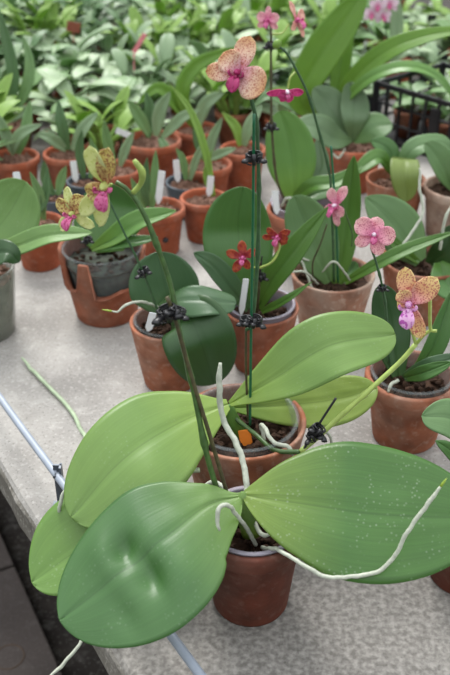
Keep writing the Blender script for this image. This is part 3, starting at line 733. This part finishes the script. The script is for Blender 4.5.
# ================================================================ ORCHID I, lower right
b, r = potbase(474, 512, 96, .11)
Ip = Plant('potted_orchid', b, 'orchid at the lower right edge, its dark red pot mostly hidden by the big leaf')
Ip.pot(r, .11, CLAY['wet'], .74); Ip.soil(r - .01, .095, n=40); y = b.y
Ip.leaf([(474, 505, y), (468, 470, y + .0), (450, 450, y - .01), (436, 441, y - .01)], 9, 9, LC, S=.5, c=.6, b=.3, tip=.6)
Ip.leaf([(476, 500, y + .0), (482, 450, y + .05), (455, 420, y + .07), (422, 416, y + .07)], 20, 20, LG, S=.5, c=.7, b=.25, tip=.5, fold=.12)
Ip.leaf([(478, 503, y), (510, 500, y - .02), (560, 510, y - .04)], 26, 26, LG, S=.5, c=.6, b=.25, tip=.5)

# ================================================================ ORCHID J / K / L / M / N (right, mid distance)
b, r = potbase(424, 258, 84, .12)
J = Plant('potted_orchid', b, 'orchid with zigzag white aerial root and broad leaf, behind the gold-flowered spike')
J.pot(r, .12, CLAY['mid'], .74, collar=False); J.soil(r - .008, .105, n=40); y = b.y
J.leaf([(420, 262, y), (408, 245, y + .01), (390, 220, y + .02), (366, 197, y + .03)], 24, 26, LG, S=.4, c=.45, b=.3, tip=.7, fold=.12)
J.leaf([(418, 262, y), (402, 250, y - .02), (386, 236, y - .03), (378, 226, y - .03)], 6, 6, LC2, S=.4, c=.5, b=.5, tip=.7, fold=.2)
J.leaf([(430, 264, y - .02), (445, 250, y - .04), (452, 225, y - .04)], 14, 14, LDk, S=.2, c=.5, b=.4, tip=.6)
J.leaf([(440, 262, y - .04), (448, 285, y - .09), (470, 292, y - .12)], 16, 16, LC, S=.4, c=.5, b=.4, tip=.6)
J.aroot([(395, 256, y - .07), (403, 245, y - .07), (412, 232, y - .06), (421, 218, y - .05), (423, 206, y - .04), (420, 192, y - .03), (420, 178, y - .02), (420, 168, y - .015)], .0028, tipc=False)
J.aroot([(440, 250, y - .05), (445, 220, y - .05), (452, 205, y - .04)], .003, tipc=False, n=20)
b, r = potbase(457, 186, 66, .12)
K = Plant('potted_orchid', b, 'orchid in a grooved greyish clay pot cut by the right edge of the picture')
K.pot(r, .12, CLAY['grey'], .75); K.soil(r - .008, .105, n=30); y = b.y
K.leaf([(452, 190, y), (442, 165, y - .02), (432, 150, y - .02), (425, 143, y - .02)], 13, 14, LG, S=.4, fold=.2)
K.leaf([(455, 190, y), (462, 160, y), (466, 130, y + .02)], 14, 14, LG, S=.2)
K.leaf([(455, 192, y), (485, 175, y), (510, 180, y)], 14, 14, LC, S=.4)
b, r = potbase(396, 178, 60, .12)
Lp = Plant('potted_orchid', b, 'orchid with a yellowing drooping leaf over its orange pot, right of the pink flowers')
Lp.pot(r, .12, CLAY['mid'], .75, collar=False); Lp.soil(r - .008, .1, PEB, 40); y = b.y
Lp.leaf([(398, 178, y), (404, 160, y - .03), (405, 175, y - .08), (407, 201, y - .09)], 15, 15, LY, S=-.2, c=.6, b=.3, fold=.1)
Lp.leaf([(395, 178, y), (380, 158, y - .03), (364, 166, y - .05), (352, 176, y - .06)], 8, 9, LC2, S=.6, tip=.7, fold=.2)
Lp.leaf([(398, 178, y), (412, 150, y), (440, 142, y + .01), (452, 150, y)], 10, 10, LG, S=.6, fold=.15)
Lp.leaf([(396, 178, y), (388, 150, y + .02), (372, 140, y + .03)], 10, 10, LC, S=.3)
b, r = potbase(352, 142, 66, .12)
M_ = Plant('potted_orchid', b, 'orchid with broad grey-green leaves in an orange pot left of the black crate')
M_.pot(r, .12, CLAY['orange'], .75); M_.soil(r - .008, .105, PEB, 40); y = b.y
M_.leaf([(350, 140, y), (340, 122, y + .02), (328, 104, y + .04), (314, 88, y + .05)], 16, 18, LP, S=.3, fold=.12)
M_.leaf([(352, 140, y), (354, 120, y), (354, 104, y + .03), (350, 82, y + .05)], 14, 15, LP, S=.1, fold=.12)
M_.leaf([(352, 140, y), (335, 138, y - .04), (318, 128, y - .06), (296, 124, y - .06)], 16, 16, LP, S=.6, fold=.12)
M_.leaf([(354, 142, y), (372, 128, y - .02), (392, 124, y - .03)], 16, 16, LG, S=.6, fold=.12)
M_.aroot([(345, 148, y - .04), (332, 150, y - .06), (338, 158, y - .08), (345, 150, y - .08)], .003, tipc=False, n=24)
b, r = potbase(305, 208, 76, .125)
N_ = Plant('potted_orchid', b, 'orchid with one upright oval light leaf and a spike bearing the two topmost pink flowers')
N_.pot(r, .125, CLAY['red'], .75); N_.cup(r - .010, .11, .03, MILKY); N_.soil(r - .016, .115, PEB, 40); y = b.y
N_.leaf([(294, 200, y - .02), (294, 178, y - .01), (290, 145, y + .01), (280, 111, y + .03)], 26, 24, LE, S=.0, c=.5, b=.3, tip=.5, fold=.12)
N_.leaf([(294, 200, y - .02), (312, 186, y - .05), (336, 182, y - .06), (362, 166, y - .04)], 8, 8, LC2, S=.6, c=.5, b=.5, tip=.7, fold=.3)
N_.leaf([(296, 202, y), (322, 192, y + .02), (344, 186, y + .04)], 8, 8, LC, S=.6)
N_.leaf([(298, 202, y), (320, 170, y + .03), (318, 140, y + .06)], 9, 9, LP, S=.2)
N_.stem([(288, 206, y - .03), (277, 180, y - .04), (272, 130, y - .03), (271, 70, y - .02), (271, 30, y - .01), (270, 22, y)], .0028, .0022, BROWNSTEM, nodes=(.3, .5, .75))
N_.clip(atY(271, 127, y - .035), .0115); N_.clip(atY(271, 46, y - .02), .0115)
N_.flower((268, 20, y - .01), V((-.4, -1, .1)), V((0, 0, 1)), .025, P_PINK, P_MAG, colm=P_MAG)
N_.stem([(272, 34, y - .01), (282, 33, y - .01), (289, 24, y)], .002, .0016, YSTEM, name='flower_stalk')
N_.flower((296, 20, y), V((.7, -.6, .3)), V((.2, 0, 1)), .034, petalmat('petal_peach', (238, 190, 172), (206, 140, 130), (230, 140, 170), .4, 300), P_MAG, dict(sepal=[(110, 1.1, .4, 0), (300, 1.1, .4, 0), (230, .7, .4, 0)], petal=[(30, .9, .6, 0), (330, .8, .6, 0)]), colm=P_MAG)
N_.label((277, 214, y - .06), (275, 191, y - .055), .013)
N_.aroot([(282, 206, y - .04), (287, 198, y - .06), (300, 200, y - .06)], .0028, tipc=False, n=20)

# tall arching-leaf plant
b, r = potbase(330, 122, 60, .13)
O_ = Plant('potted_plant', b, 'tall plant with long arching strap leaves rising behind the flower spikes', 'potted plant')
O_.pot(r, .13, CLAY['orange'], .75); O_.soil(r - .008, .11, PEB, 40); y = b.y
O_.leaf([(330, 125, y - .01), (300, 100, y - .03), (318, 60, y - .02), (345, 20, y), (368, -14, y + .02)], 19, 19, LO, S=.1, c=.6, b=.12, tip=.8, fold=.2, nu=40)
O_.leaf([(332, 125, y - .01), (350, 84, y - .05), (385, 52, y - .08), (425, 36, y - .1), (480, 27, y - .12)], 10, 11, LO, S=.4, c=.5, b=.1, tip=.9, fold=.2, nu=36)
O_.leaf([(331, 125, y - .01), (345, 100, y - .07), (372, 76, y - .12), (408, 66, y - .15), (440, 78, y - .17), (462, 112, y - .18)], 6, 8, LE, S=.6, c=.55, b=.15, tip=.9, fold=.2, nu=36)
O_.leaf([(330, 125, y), (300, 110, y + .02), (270, 96, y + .02), (252, 108, y)], 7, 7, LG, S=.5, c=.5, b=.2, tip=.9, fold=.2)
O_.leaf([(331, 125, y), (340, 70, y + .05), (345, 20, y + .1), (343, -20, y + .1)], 10, 10, LO, S=0, c=.5, b=.2, tip=.9, fold=.3)

# ---------------------------------------------------------------- black crate
CR = plain('crate_plastic', (26, 26, 30), .5)
q0, q1 = atZ(372, 138, 0.0), atZ(470, 172, 0.0)
cd = V((q1.x - q0.x, q1.y - q0.y, 0)); cl = cd.length; cd.normalize(); cn = V((-cd.y, cd.x, 0)); cz = V((0, 0, 1))
CB = V((q0.x, q0.y, 0)); CH = .17; CW = .3; CL = .36
cr_ = empty('plastic_crate', CB, 'black slatted plastic crate standing on the bench at the right', 'crate')
Rm = Matrix((cd, cn, cz)).transposed()
def cside(o, d, L, nm):
    m = MB(); nn = d.cross(cz); Rr = Matrix((d, nn, cz)).transposed()
    for z in (.008, .06, .112, .162): m.box(o + d * L / 2 + cz * z, L, .006, .014 if z in (.008, .162) else .006, Rr)
    k = int(L / .045)
    for i in range(k + 1): m.box(o + d * (L * i / k) + cz * CH / 2, .02 if i in (0, k) else .006, .008, CH, Rr)
    m.box(o + d * L * .6 + cz * .075, .035, .004, .13, Rr)
    return m.build(nm, CR, cr_, CB, smooth=False)
cside(CB, cd, CL, 'side_panel'); cside(CB + cn * CW, cd, CL, 'side_panel'); cside(CB, cn, CW, 'side_panel'); cside(CB + cd * CL, cn, CW, 'side_panel')
m = MB(); m.box(CB + cd * CL / 2 + cn * CW / 2 + cz * .004, CL, CW, .006, Rm); m.build('bottom', CR, cr_, CB, smooth=False)

# ================================================================ BACKGROUND PLANTS (prototypes copied by hand)
def wleaf(mb, p0, az, L, w, rise, arch, tip=.7, b=.3, c=.5, twist=0):
    """leaf in plant coordinates: leaves p0 in direction az, rises then arches over"""
    d = V((math.cos(az), math.sin(az), 0)); lat = V((-math.sin(az), math.cos(az), 0)); rows = []; uvs = []; p = V(p0); NU = 9; a = rise
    for i in range(NU + 1):
        t = i / NU; ww = wprof(t, c, b, tip) * w / 2
        nn = V((-math.sin(a) * d.x, -math.sin(a) * d.y, math.cos(a))); l2 = lat * math.cos(twist * t) + nn * math.sin(twist * t)
        rows.append([p - l2 * ww + nn * ww * .3, p - l2 * ww * .5 + nn * ww * .1, p.copy(), p + l2 * ww * .5 + nn * ww * .1, p + l2 * ww + nn * ww * .3])
        uvs.append([(t, 0), (t, .25), (t, .5), (t, .75), (t, 1)])
        p = p + (d * math.cos(a) + V((0, 0, 1)) * math.sin(a)) * (L / NU); a -= arch / NU
    mb.grid(rows, uvs)

def potmesh(r, h, rb=.72):
    m = MB(); rb *= r; ch = h * .22; th = .005
    m.lathe([(.001, 0), (rb, 0), (r - .006, h - ch), (r, h - ch + .002), (r, h), (r - th, h), (r - th - .003, h - .02), (rb - th, .008), (.001, .008)], n=24)
    return m

def proto(kind, pm, lm, r, h, seed, lab=None):
    """one background plant: pot, potting mix, foliage (and sometimes a white name stick), all at the origin"""
    rnd = random.Random(seed)
    name = {'phal': 'potted_orchid', 'strap': 'potted_orchid', 'cane': 'potted_orchid', 'rosette': 'potted_seedling', 'aloe': 'potted_succulent'}[kind]
    root = empty(name, V((0, 0, 0)), 'x', {'potted_orchid': 'potted orchid', 'potted_seedling': 'seedling', 'potted_succulent': 'potted plant'}[name])
    potmesh(r, h).build('plant_pot', pm, root)
    m = MB()
    for i in range(26):
        a = rnd.uniform(0, 6.28); q = math.sqrt(rnd.random()) * (r - .014); e = rnd.uniform(.004, .008)
        m.ball(V((q * math.cos(a), q * math.sin(a), h - .018)), e, e, e * .7, None, 6, .25)
    m.lathe([(.001, h - .02), (r - .007, h - .021)], n=16)
    o = m.build('potting_mix', PEB if rnd.random() < .6 else SOIL, root, smooth=False); o['kind'] = 'stuff'
    m = MB()
    if kind == 'phal':
        a0 = rnd.uniform(0, 6.28)
        for i in range(rnd.randint(4, 6)):
            wleaf(m, (0, 0, h - .015 + .006 * i), a0 + i * math.pi * .93 + rnd.uniform(-.3, .3), rnd.uniform(.13, .2), rnd.uniform(.055, .08), rnd.uniform(.5, 1.1), rnd.uniform(.7, 1.6), .5, .3)
    elif kind == 'rosette':
        for i in range(9):
            wleaf(m, (0, 0, h - .015 + .003 * i), i * 2.4 + rnd.uniform(-.3, .3), rnd.uniform(.08, .13), rnd.uniform(.035, .05), rnd.uniform(.3, 1.2), rnd.uniform(.5, 1.4), .5, .3)
    elif kind == 'strap':
        for i in range(13):
            a = i * 2.4; q = rnd.uniform(0, r * .5)
            wleaf(m, (q * math.cos(a), q * math.sin(a), h - .02), a + rnd.uniform(-.5, .5), rnd.uniform(.13, .23), rnd.uniform(.024, .042), rnd.uniform(.8, 1.4), rnd.uniform(.5, 1.8), .8, .4, twist=rnd.uniform(-.5, .5))
    elif kind == 'cane':
        for c_ in range(6):
            a = c_ * 1.1 + rnd.uniform(-.3, .3); q = r * .4; p = V((q * math.cos(a), q * math.sin(a), h - .02)); top = p + V((math.cos(a) * .05, math.sin(a) * .05, rnd.uniform(.05, .11)))
            m.tube(crom([p, p.lerp(top, .5) + V((0, 0, .01)), top], 6), [.004, .008, .009, .008, .007, .004], 6)
            for k in range(3):
                wleaf(m, p.lerp(top, .6 + .2 * k), a + rnd.uniform(-1.6, 1.6), rnd.uniform(.09, .14), rnd.uniform(.032, .052), rnd.uniform(.4, 1.3), rnd.uniform(.3, 1.4), .65, .35)
    elif kind == 'aloe':
        for i in range(9):
            wleaf(m, (0, 0, h - .02), i * 2.4, rnd.uniform(.1, .15), .024, rnd.uniform(.9, 1.45), -rnd.uniform(0, .3), .9, .8, .3)
    m.build('foliage', lm, root, solid=.0012)
    if lab:
        m = MB(); m.box(V((r * .5, -r * .4, h + .012)), .014, .0015, .075, Matrix.Rotation(.25, 3, 'Y') @ Matrix.Rotation(-.15, 3, 'X'))
        m.build('plant_label', lab, root, smooth=False)
    return root

def dup(root, loc, rz, sc, label, group=None):
    r = root.copy(); C.objects.link(r); r.location = loc; r.rotation_euler = (0, 0, rz); r.scale = (sc, sc, sc); r['label'] = label
    if group: r['group'] = group
    for ch in root.children:
        c = ch.copy(); C.objects.link(c); c.parent = r
    return r
G1 = leafmat('bg_green', (136, 172, 122), rough=.42, trans=.3); G2 = leafmat('bg_grey_green', (156, 182, 152), rough=.42, trans=.3); G3 = leafmat('bg_fresh', (156, 192, 104), rough=.42, trans=.35)
G4 = leafmat('bg_deep', (98, 132, 92), rough=.4); G5 = leafmat('bg_silver', (184, 206, 178), rough=.42, trans=.3)
PROTO = []
for i, (k, pm, lm, r, h, lb) in enumerate([
    ('strap', CLAY['orange'], G1, .056, .095, WHITE), ('strap', CLAY['orange'], G2, .054, .095, None), ('cane', CLAY['orange'], G4, .056, .095, WHITE), ('cane', CLAY['mid'], G3, .052, .09, None),
    ('phal', CLAY['orange'], G2, .055, .095, None), ('phal', CLAY['mid'], G1, .05, .09, WHITE), ('aloe', DARKPOT, G4, .048, .075, WHITE), ('strap', DARKPOT, G1, .05, .085, WHITE),
    ('rosette', CLAY['orange'], G5, .045, .075, None), ('rosette', DARKPOT, G3, .045, .07, WHITE), ('rosette', DARKPOT, G2, .045, .07, None), ('cane', CLAY['orange'], G2, .056, .095, None), ('phal', CLAY['orange'], G5, .05, .09, None)]):
    PROTO.append(proto(k, pm, lm, r, h, 100 + i, lb))
PR = [.056, .054, .056, .052, .055, .05, .048, .05, .045, .045, .045, .056, .05]
used = set()
def place(i, loc, rz, sc, label, group=None):
    p = PROTO[i]
    if i not in used:
        used.add(i); p.location = loc; p.rotation_euler = (0, 0, rz); p.scale = (sc,) * 3; p['label'] = label
        if group: p['group'] = group
        return p
    return dup(p, loc, rz, sc, label, group)

placed = [(p.base.x, p.base.y, p.r) for p in (A, Bp, Cp, Dp, Ep, Fp, Gp, Hp, Ip, J, K, Lp, M_, N_, O_)]
def spot(i, px, py, wpx, h, rz, label, group=None):
    b, r = potbase(px, py, wpx, h); placed.append((b.x, b.y, r)); return place(i, b, rz, r / PR[i], label, group)
# named pots in the middle distance, left of centre
spot(6, 158, 208, 53, .105, .4, 'upright pointed leaves in an orange clay pot with a hole, behind the broken pot') if False else None
HOLE = []
def handpot(px, py, wpx, h, clay, leaves, label, soil=PEB, hole=False, labels=(), cat='potted plant', name='potted_plant', collar=True):
    b, r = potbase(px, py, wpx, h); p = Plant(name, b, label, cat); p.pot(r, h, clay, .74, collar=collar, hole=hole); p.soil(r - .008, h - .012, soil, 40, .006); placed.append((b.x, b.y, r))
    for (pts, wl, mt, tip) in leaves:
        p.leaf([(x, yy, b.y + dy) for x, yy, dy in pts], wl, wl, mt, S=.1, c=.45, b=.4, tip=tip, fold=.3, nu=16, nv=6)
    for (a0, a1) in labels: p.label((a0[0], a0[1], b.y + a0[2]), (a1[0], a1[1], b.y + a1[2]), .015)
    return p
handpot(158, 207, 54, .105, CLAY['orange'], [([(148, 206, 0), (145, 185, 0), (147, 158, 0)], 5, G4, .9), ([(152, 208, 0), (154, 190, 0), (156, 150, .01)], 5, G1, .9), ([(145, 208, 0), (137, 192, 0), (131, 178, 0)], 4, G1, .9)],
        'orange clay pot with a side hole and tongue-shaped leaves, behind the broken pot', hole=True, labels=[((158, 204, -.03), (162, 171, -.03))])
handpot(204, 197, 48, .10, CLAY['orange'], [([(212, 196, 0), (206, 175, 0), (212, 150, 0)], 3, G3, .9), ([(214, 196, 0), (205, 150, 0), (190, 110, .02), (168, 82, .04)], 4, G3, .9)],
        'orange clay pot of gravel with one long arching leaf, centre left', labels=[((209, 196, -.02), (211, 176, -.02))])
handpot(189, 181, 48, .085, DARKPOT, [([(190, 180, 0), (196, 160, 0), (205, 140, 0)], 4, G2, .8), ([(186, 180, 0), (183, 160, 0), (176, 148, 0)], 4, G1, .8)], 'dark green plastic pot with white label between orange clay pots', name='potted_plant', labels=[((178, 182, -.03), (176, 160, -.03))], collar=False)
handpot(206, 163, 52, .10, CLAY['orange'], [([(208, 160, 0), (212, 140, 0), (222, 118, 0)], 5, G2, .8), ([(204, 160, 0), (198, 140, 0), (196, 118, 0)], 5, G4, .8), ([(206, 160, 0), (225, 152, -.03), (236, 148, -.03)], 5, G2, .8)], 'orange clay pot with grey-green leaves just behind the dark green plastic pot')
handpot(152, 139, 58, .11, CLAY['orange'], [([(150, 136, 0), (140, 118, 0), (128, 100, 0)], 6, G1, .7), ([(156, 136, 0), (160, 112, 0), (170, 92, 0)], 7, G2, .7), ([(160, 138, 0), (165, 150, -.04), (157, 162, -.05)], 5, G4, .6), ([(148, 138, 0), (150, 112, .01), (146, 92, .02)], 6, G4, .8), ([(162, 138, 0), (182, 118, 0), (200, 110, 0)], 6, G2, .8)], 'wide orange clay pot with mixed grey-green leaves and a white label lying at its left', labels=[((133, 137, -.05), (116, 130, -.05))])
handpot(243, 148, 46, .11, CLAY['orange'], [([(244, 146, 0), (250, 125, 0), (262, 105, .02)], 6, G2, .8), ([(240, 146, 0), (236, 128, 0), (222, 112, 0)], 5, G3, .8)], 'orange clay pot just left of the green stake clip, with few leaves')
handpot(37, 222, 54, .10, CLAY['orange'], [([(30, 220, 0), (44, 200, 0), (48, 168, .02)], 5, G4, .9), ([(44, 220, 0), (40, 196, 0), (30, 172, 0)], 5, G1, .9)], 'orange clay pot behind the large pale leaves at the left edge', labels=[((26, 222, -.05), (16, 172, -.04))])
handpot(56, 196, 34, .08, DARKPOT, [([(54, 195, 0), (46, 180, 0), (44, 160, 0)], 5, G4, .9), ([(58, 195, 0), (62, 178, 0), (66, 166, 0)], 5, G1, .9)], 'small slate-grey plastic pot with pointed leaves left of the yellow flower', collar=False)
handpot(86, 180, 40, .085, DARKPOT, [([(84, 178, 0), (80, 150, 0), (82, 130, 0)], 5, G4, .9), ([(90, 178, 0), (96, 160, 0), (90, 138, 0)], 5, G1, .9)], 'slate-grey plastic pot with white label behind the speckled yellow flower', labels=[((76, 182, -.04), (73, 161, -.04))], collar=False)
handpot(14, 156, 50, .10, CLAY['orange'], [([(14, 154, 0), (4, 130, 0), (-4, 112, 0)], 6, G2, .8), ([(18, 154, 0), (26, 130, 0), (30, 100, .02)], 6, G1, .8), ([(12, 154, 0), (20, 135, -.03), (42, 124, -.03)], 6, G2, .8)], 'orange clay pot with greyish strap leaves near the upper left edge')
handpot(68, 152, 50, .10, CLAY['orange'], [([(68, 150, 0), (62, 125, 0), (58, 100, .02)], 6, G4, .8), ([(72, 150, 0), (84, 128, 0), (98, 112, .02)], 6, G2, .8), ([(66, 150, 0), (50, 138, -.03), (36, 134, -.03)], 6, G2, .8)], 'orange clay pot with grey and green strap leaves, left of the upright yellow sepal')
handpot(116, 168, 50, .10, CLAY['orange'], [([(114, 166, 0), (108, 144, 0), (104, 120, 0)], 5, G1, .8), ([(120, 166, 0), (126, 148, 0), (134, 132, 0)], 5, G2, .8)], 'orange clay pot behind the green side shoot of the nearest spike')

p = handpot(8, 122, 50, .10, CLAY['mid'], [([(6, 120, 0), (14, 80, 0), (4, 30, .03), (-6, 0, .05)], 6, G4, .9), ([(10, 120, 0), (26, 90, 0), (30, 62, .02), (22, 34, .05)], 6, G1, .9), ([(8, 120, 0), (-4, 90, 0), (-14, 60, .03)], 6, G2, .9), ([(8, 122, 0), (24, 112, -.03), (46, 108, -.04)], 6, G2, .7)], 'tall dark strap-leaved plant at the upper left edge')
p = handpot(196, 128, 46, .10, CLAY['orange'], [([(196, 126, 0), (182, 96, 0), (196, 66, .02), (240, 46, .03)], 8, LO, .9), ([(194, 126, 0), (176, 104, 0), (158, 88, 0), (136, 106, -.02)], 7, LO, .9), ([(198, 126, 0), (206, 104, 0), (224, 92, 0)], 7, G2, .7)], 'plant with bright green arching leaves just left of the large salmon flower')
b, r = potbase(394, 62, 40, .11)
W_ = Plant('potted_orchid', b, 'far blurred orchid with a cluster of pale pink flowers at the top edge')
W_.pot(r, .11, CLAY['orange'], .75); W_.soil(r - .008, .1, PEB, 20, .006); placed.append((b.x, b.y, r)); y = b.y
W_.leaf([(394, 62, y), (396, 40, y), (396, 10, y + .02), (392, -14, y + .03)], 7, 7, G2, S=0, c=.5, b=.4, tip=.7)
W_.leaf([(394, 62, y), (380, 52, y), (368, 54, y)], 6, 6, G2); W_.leaf([(394, 62, y), (408, 50, y), (420, 54, y)], 6, 6, G2)
W_.stem([(392, 62, y), (386, 30, y), (384, 8, y), (376, -10, y)], .003, .002, DSTEM)
P_PALE = petalmat('petal_pale', (240, 222, 232), (226, 180, 206), (226, 150, 190), .2, 200)
for (fx, fy) in ((378, 6), (390, 4), (383, 16), (372, 14)): W_.flower((fx, fy, y - .02), V((-.2 + fx % 3 * .2, -1, .1)), V((0, 0, 1)), .03, P_PALE, P_MAG)

# filler plants on the rest of the bench and on the far bench
rnd = random.Random(11); o0 = V((e0.x, e0.y, 0)); cnt = 0
KIND = {0: 'strap-leaved green orchid', 1: 'grey-green strap-leaved orchid', 2: 'dark cane orchid', 3: 'fresh green cane orchid', 4: 'grey-green broad-leaved orchid', 5: 'green broad-leaved orchid', 6: 'pointed-leaved plant in slate pot', 7: 'strap-leaved plant in slate pot', 8: 'silvery seedling', 9: 'bright green seedling', 10: 'grey-green seedling', 11: 'grey-green cane orchid', 12: 'silvery broad-leaved orchid'}
def scatter(u0, u1, du, v0, v1, dv, kinds, z, where, smin=.9, smax=1.2):
    global cnt
    u = u0; row = 0
    while u < u1:
        v = v0 + (dv / 2 if row % 2 else 0)
        while v < v1:
            q = o0 - ed * (u + rnd.uniform(-.02, .02)) + inn * (v + rnd.uniform(-.02, .02)); ok = True
            dz = depth(q); sx = (q.x * F / dz) if dz > 0 else 9999
            if abs(sx) > 225 + 80 or q.y < 2.05: ok = False
            if z == 0 and sx > 95 and (q.y < CB.y + .05 or (q - CB).dot(cn) < 0): ok = False
            if z == 0 and sx > 95: kinds_ = [8, 9, 10, 5, 8]
            else: kinds_ = kinds
            if ok and (abs((q - CB).dot(cd) - CL / 2) < CL / 2 + .06 and abs((q - CB).dot(cn) - CW / 2) < CW / 2 + .06) and z == 0: ok = False
            for (x, y_, rr) in placed:
                if ok and z == 0 and (q.x - x) ** 2 + (q.y - y_) ** 2 < (rr + .058) ** 2: ok = False
            if ok:
                i = rnd.choice(kinds_); sc = rnd.uniform(smin, smax)
                side = 'left' if sx < -75 else ('right' if sx > 75 else 'middle')
                place(i, V((q.x, q.y, z)), rnd.uniform(0, 6.28), sc, KIND[i] + ' ' + where + ', ' + side + ' part', KIND[i] + 's ' + where + ', ' + side); cnt += 1
            v += dv
        u += du; row += 1
scatter(.9, 2.68, .135, .06, 2.5, .135, [0, 1, 2, 3, 4, 3, 5, 11, 12, 5, 12, 8, 9], 0, 'crowded on the back of the near bench', .85, 1.1)
scatter(3.14, 6.3, .16, -1.1, 3.3, .15, [8, 9, 10, 12, 4, 8, 5], -.05, 'out of focus on the far bench', .85, 1.12)
print('fill', cnt)
for i in range(len(PROTO)):
    if i not in used:
        for ch in list(PROTO[i].children): bpy.data.objects.remove(ch)
        bpy.data.objects.remove(PROTO[i])
# orchids standing in the crate
for k, (a, bb) in enumerate(((.06, .08), (.18, .08), (.3, .08), (.06, .22), (.18, .22), (.3, .22))):
    q = CB + cd * a + cn * bb + V((0, 0, .0075)); place([4, 5, 12, 4, 5, 12][k] if k else 5, q, k * 1.3, .85, 'broad-leaved orchid in a clay pot standing inside the black crate', 'orchids inside the black crate')

# coloured markers among the far plants
PINKM = plain('pink_marker', (222, 128, 140), .5); REDM = plain('rust_marker', (138, 74, 56), .6)
def marker(px0, py0, px1, py1, Y, w, mat, label):
    a, b_ = atY(px0, py0, Y), atY(px1, py1, Y); foot = V((a.x - (b_.x - a.x) * .3, Y, 0 if Y < 3.2 else -.05))
    rt = empty('plant_marker', foot, label, 'plant marker'); m = MB()
    t = (b_ - a); L = t.length; t.normalize(); x = (RT - t * RT.dot(t)).normalized(); y_ = t.cross(x)
    m.box((a + b_) / 2, w, .002, L, Matrix((x, y_, t)).transposed()); m.build('plate', mat, rt, foot, smooth=False)
    m = MB(); m.tube([foot, a], .002, 6); m.build('stick', mat, rt, foot)
marker(134, 52, 145, 34, 2.75, .014, PINKM, 'tilted pink plant marker among the leaves at upper left')
marker(73, 32, 74, 22, 3.1, .045, REDM, 'small rust-brown marker plate among far plants at upper left')
# timber post between the benches
m = MB(); q = atZ(312, 8, -.05); m.box(V((q.x, 3.62 if False else q.y, .6)), .07, .07, 1.3 + 1.4)
WD = plain('timber', (178, 142, 104), .7, scale=30)
po = m.build('timber_post', WD, smooth=False, bevel=.004); tag(po, 'pale timber post standing up among the far plants at top', 'post')
placedpost = q

# ================================================================ LIGHT
w = bpy.data.worlds.new('World'); bpy.context.scene.world = w; w.use_nodes = True
nt = w.node_tree; n = nt.nodes; l = nt.links; bg = n['Background']
tc = n.new('ShaderNodeTexCoord'); sx = n.new('ShaderNodeSeparateXYZ'); l.new(tc.outputs['Generated'], sx.inputs[0])
rp = ramp(n, [(0.0, (.22, .26, .23, 1)), (.2, (.5, .55, .56, 1)), (.5, (1.1, 1.15, 1.19, 1)), (1, (1.6, 1.66, 1.74, 1))]); l.new(sx.outputs['Z'], rp.inputs['Fac'])
l.new(rp.outputs['Color'], bg.inputs['Color']); bg.inputs['Strength'].default_value = 1.0
sd = bpy.data.lights.new('Sun', 'SUN'); sd.energy = 2.4; sd.angle = math.radians(24); sd.color = (1, .98, .95)
so = bpy.data.objects.new('Sun', sd); C.objects.link(so); so.rotation_euler = (math.radians(-38), math.radians(-14), 0)

# ================================================================ CAMERA
cam = bpy.data.cameras.new('Camera'); co = bpy.data.objects.new('Camera', cam); C.objects.link(co)
co.location = CAM; co.rotation_euler = (math.radians(90) - PITCH, 0, 0)
cam.sensor_fit = 'VERTICAL'; cam.sensor_height = 36; cam.sensor_width = 24; cam.lens = 36 * F / 675
cam.dof.use_dof = True; cam.dof.focus_distance = 1.16; cam.dof.aperture_fstop = 5.6; cam.clip_start = .02
sc = bpy.context.scene; sc.camera = co
sc.view_settings.view_transform = 'Standard'; sc.view_settings.look = 'None'; sc.view_settings.exposure = .3; sc.view_settings.gamma = 1
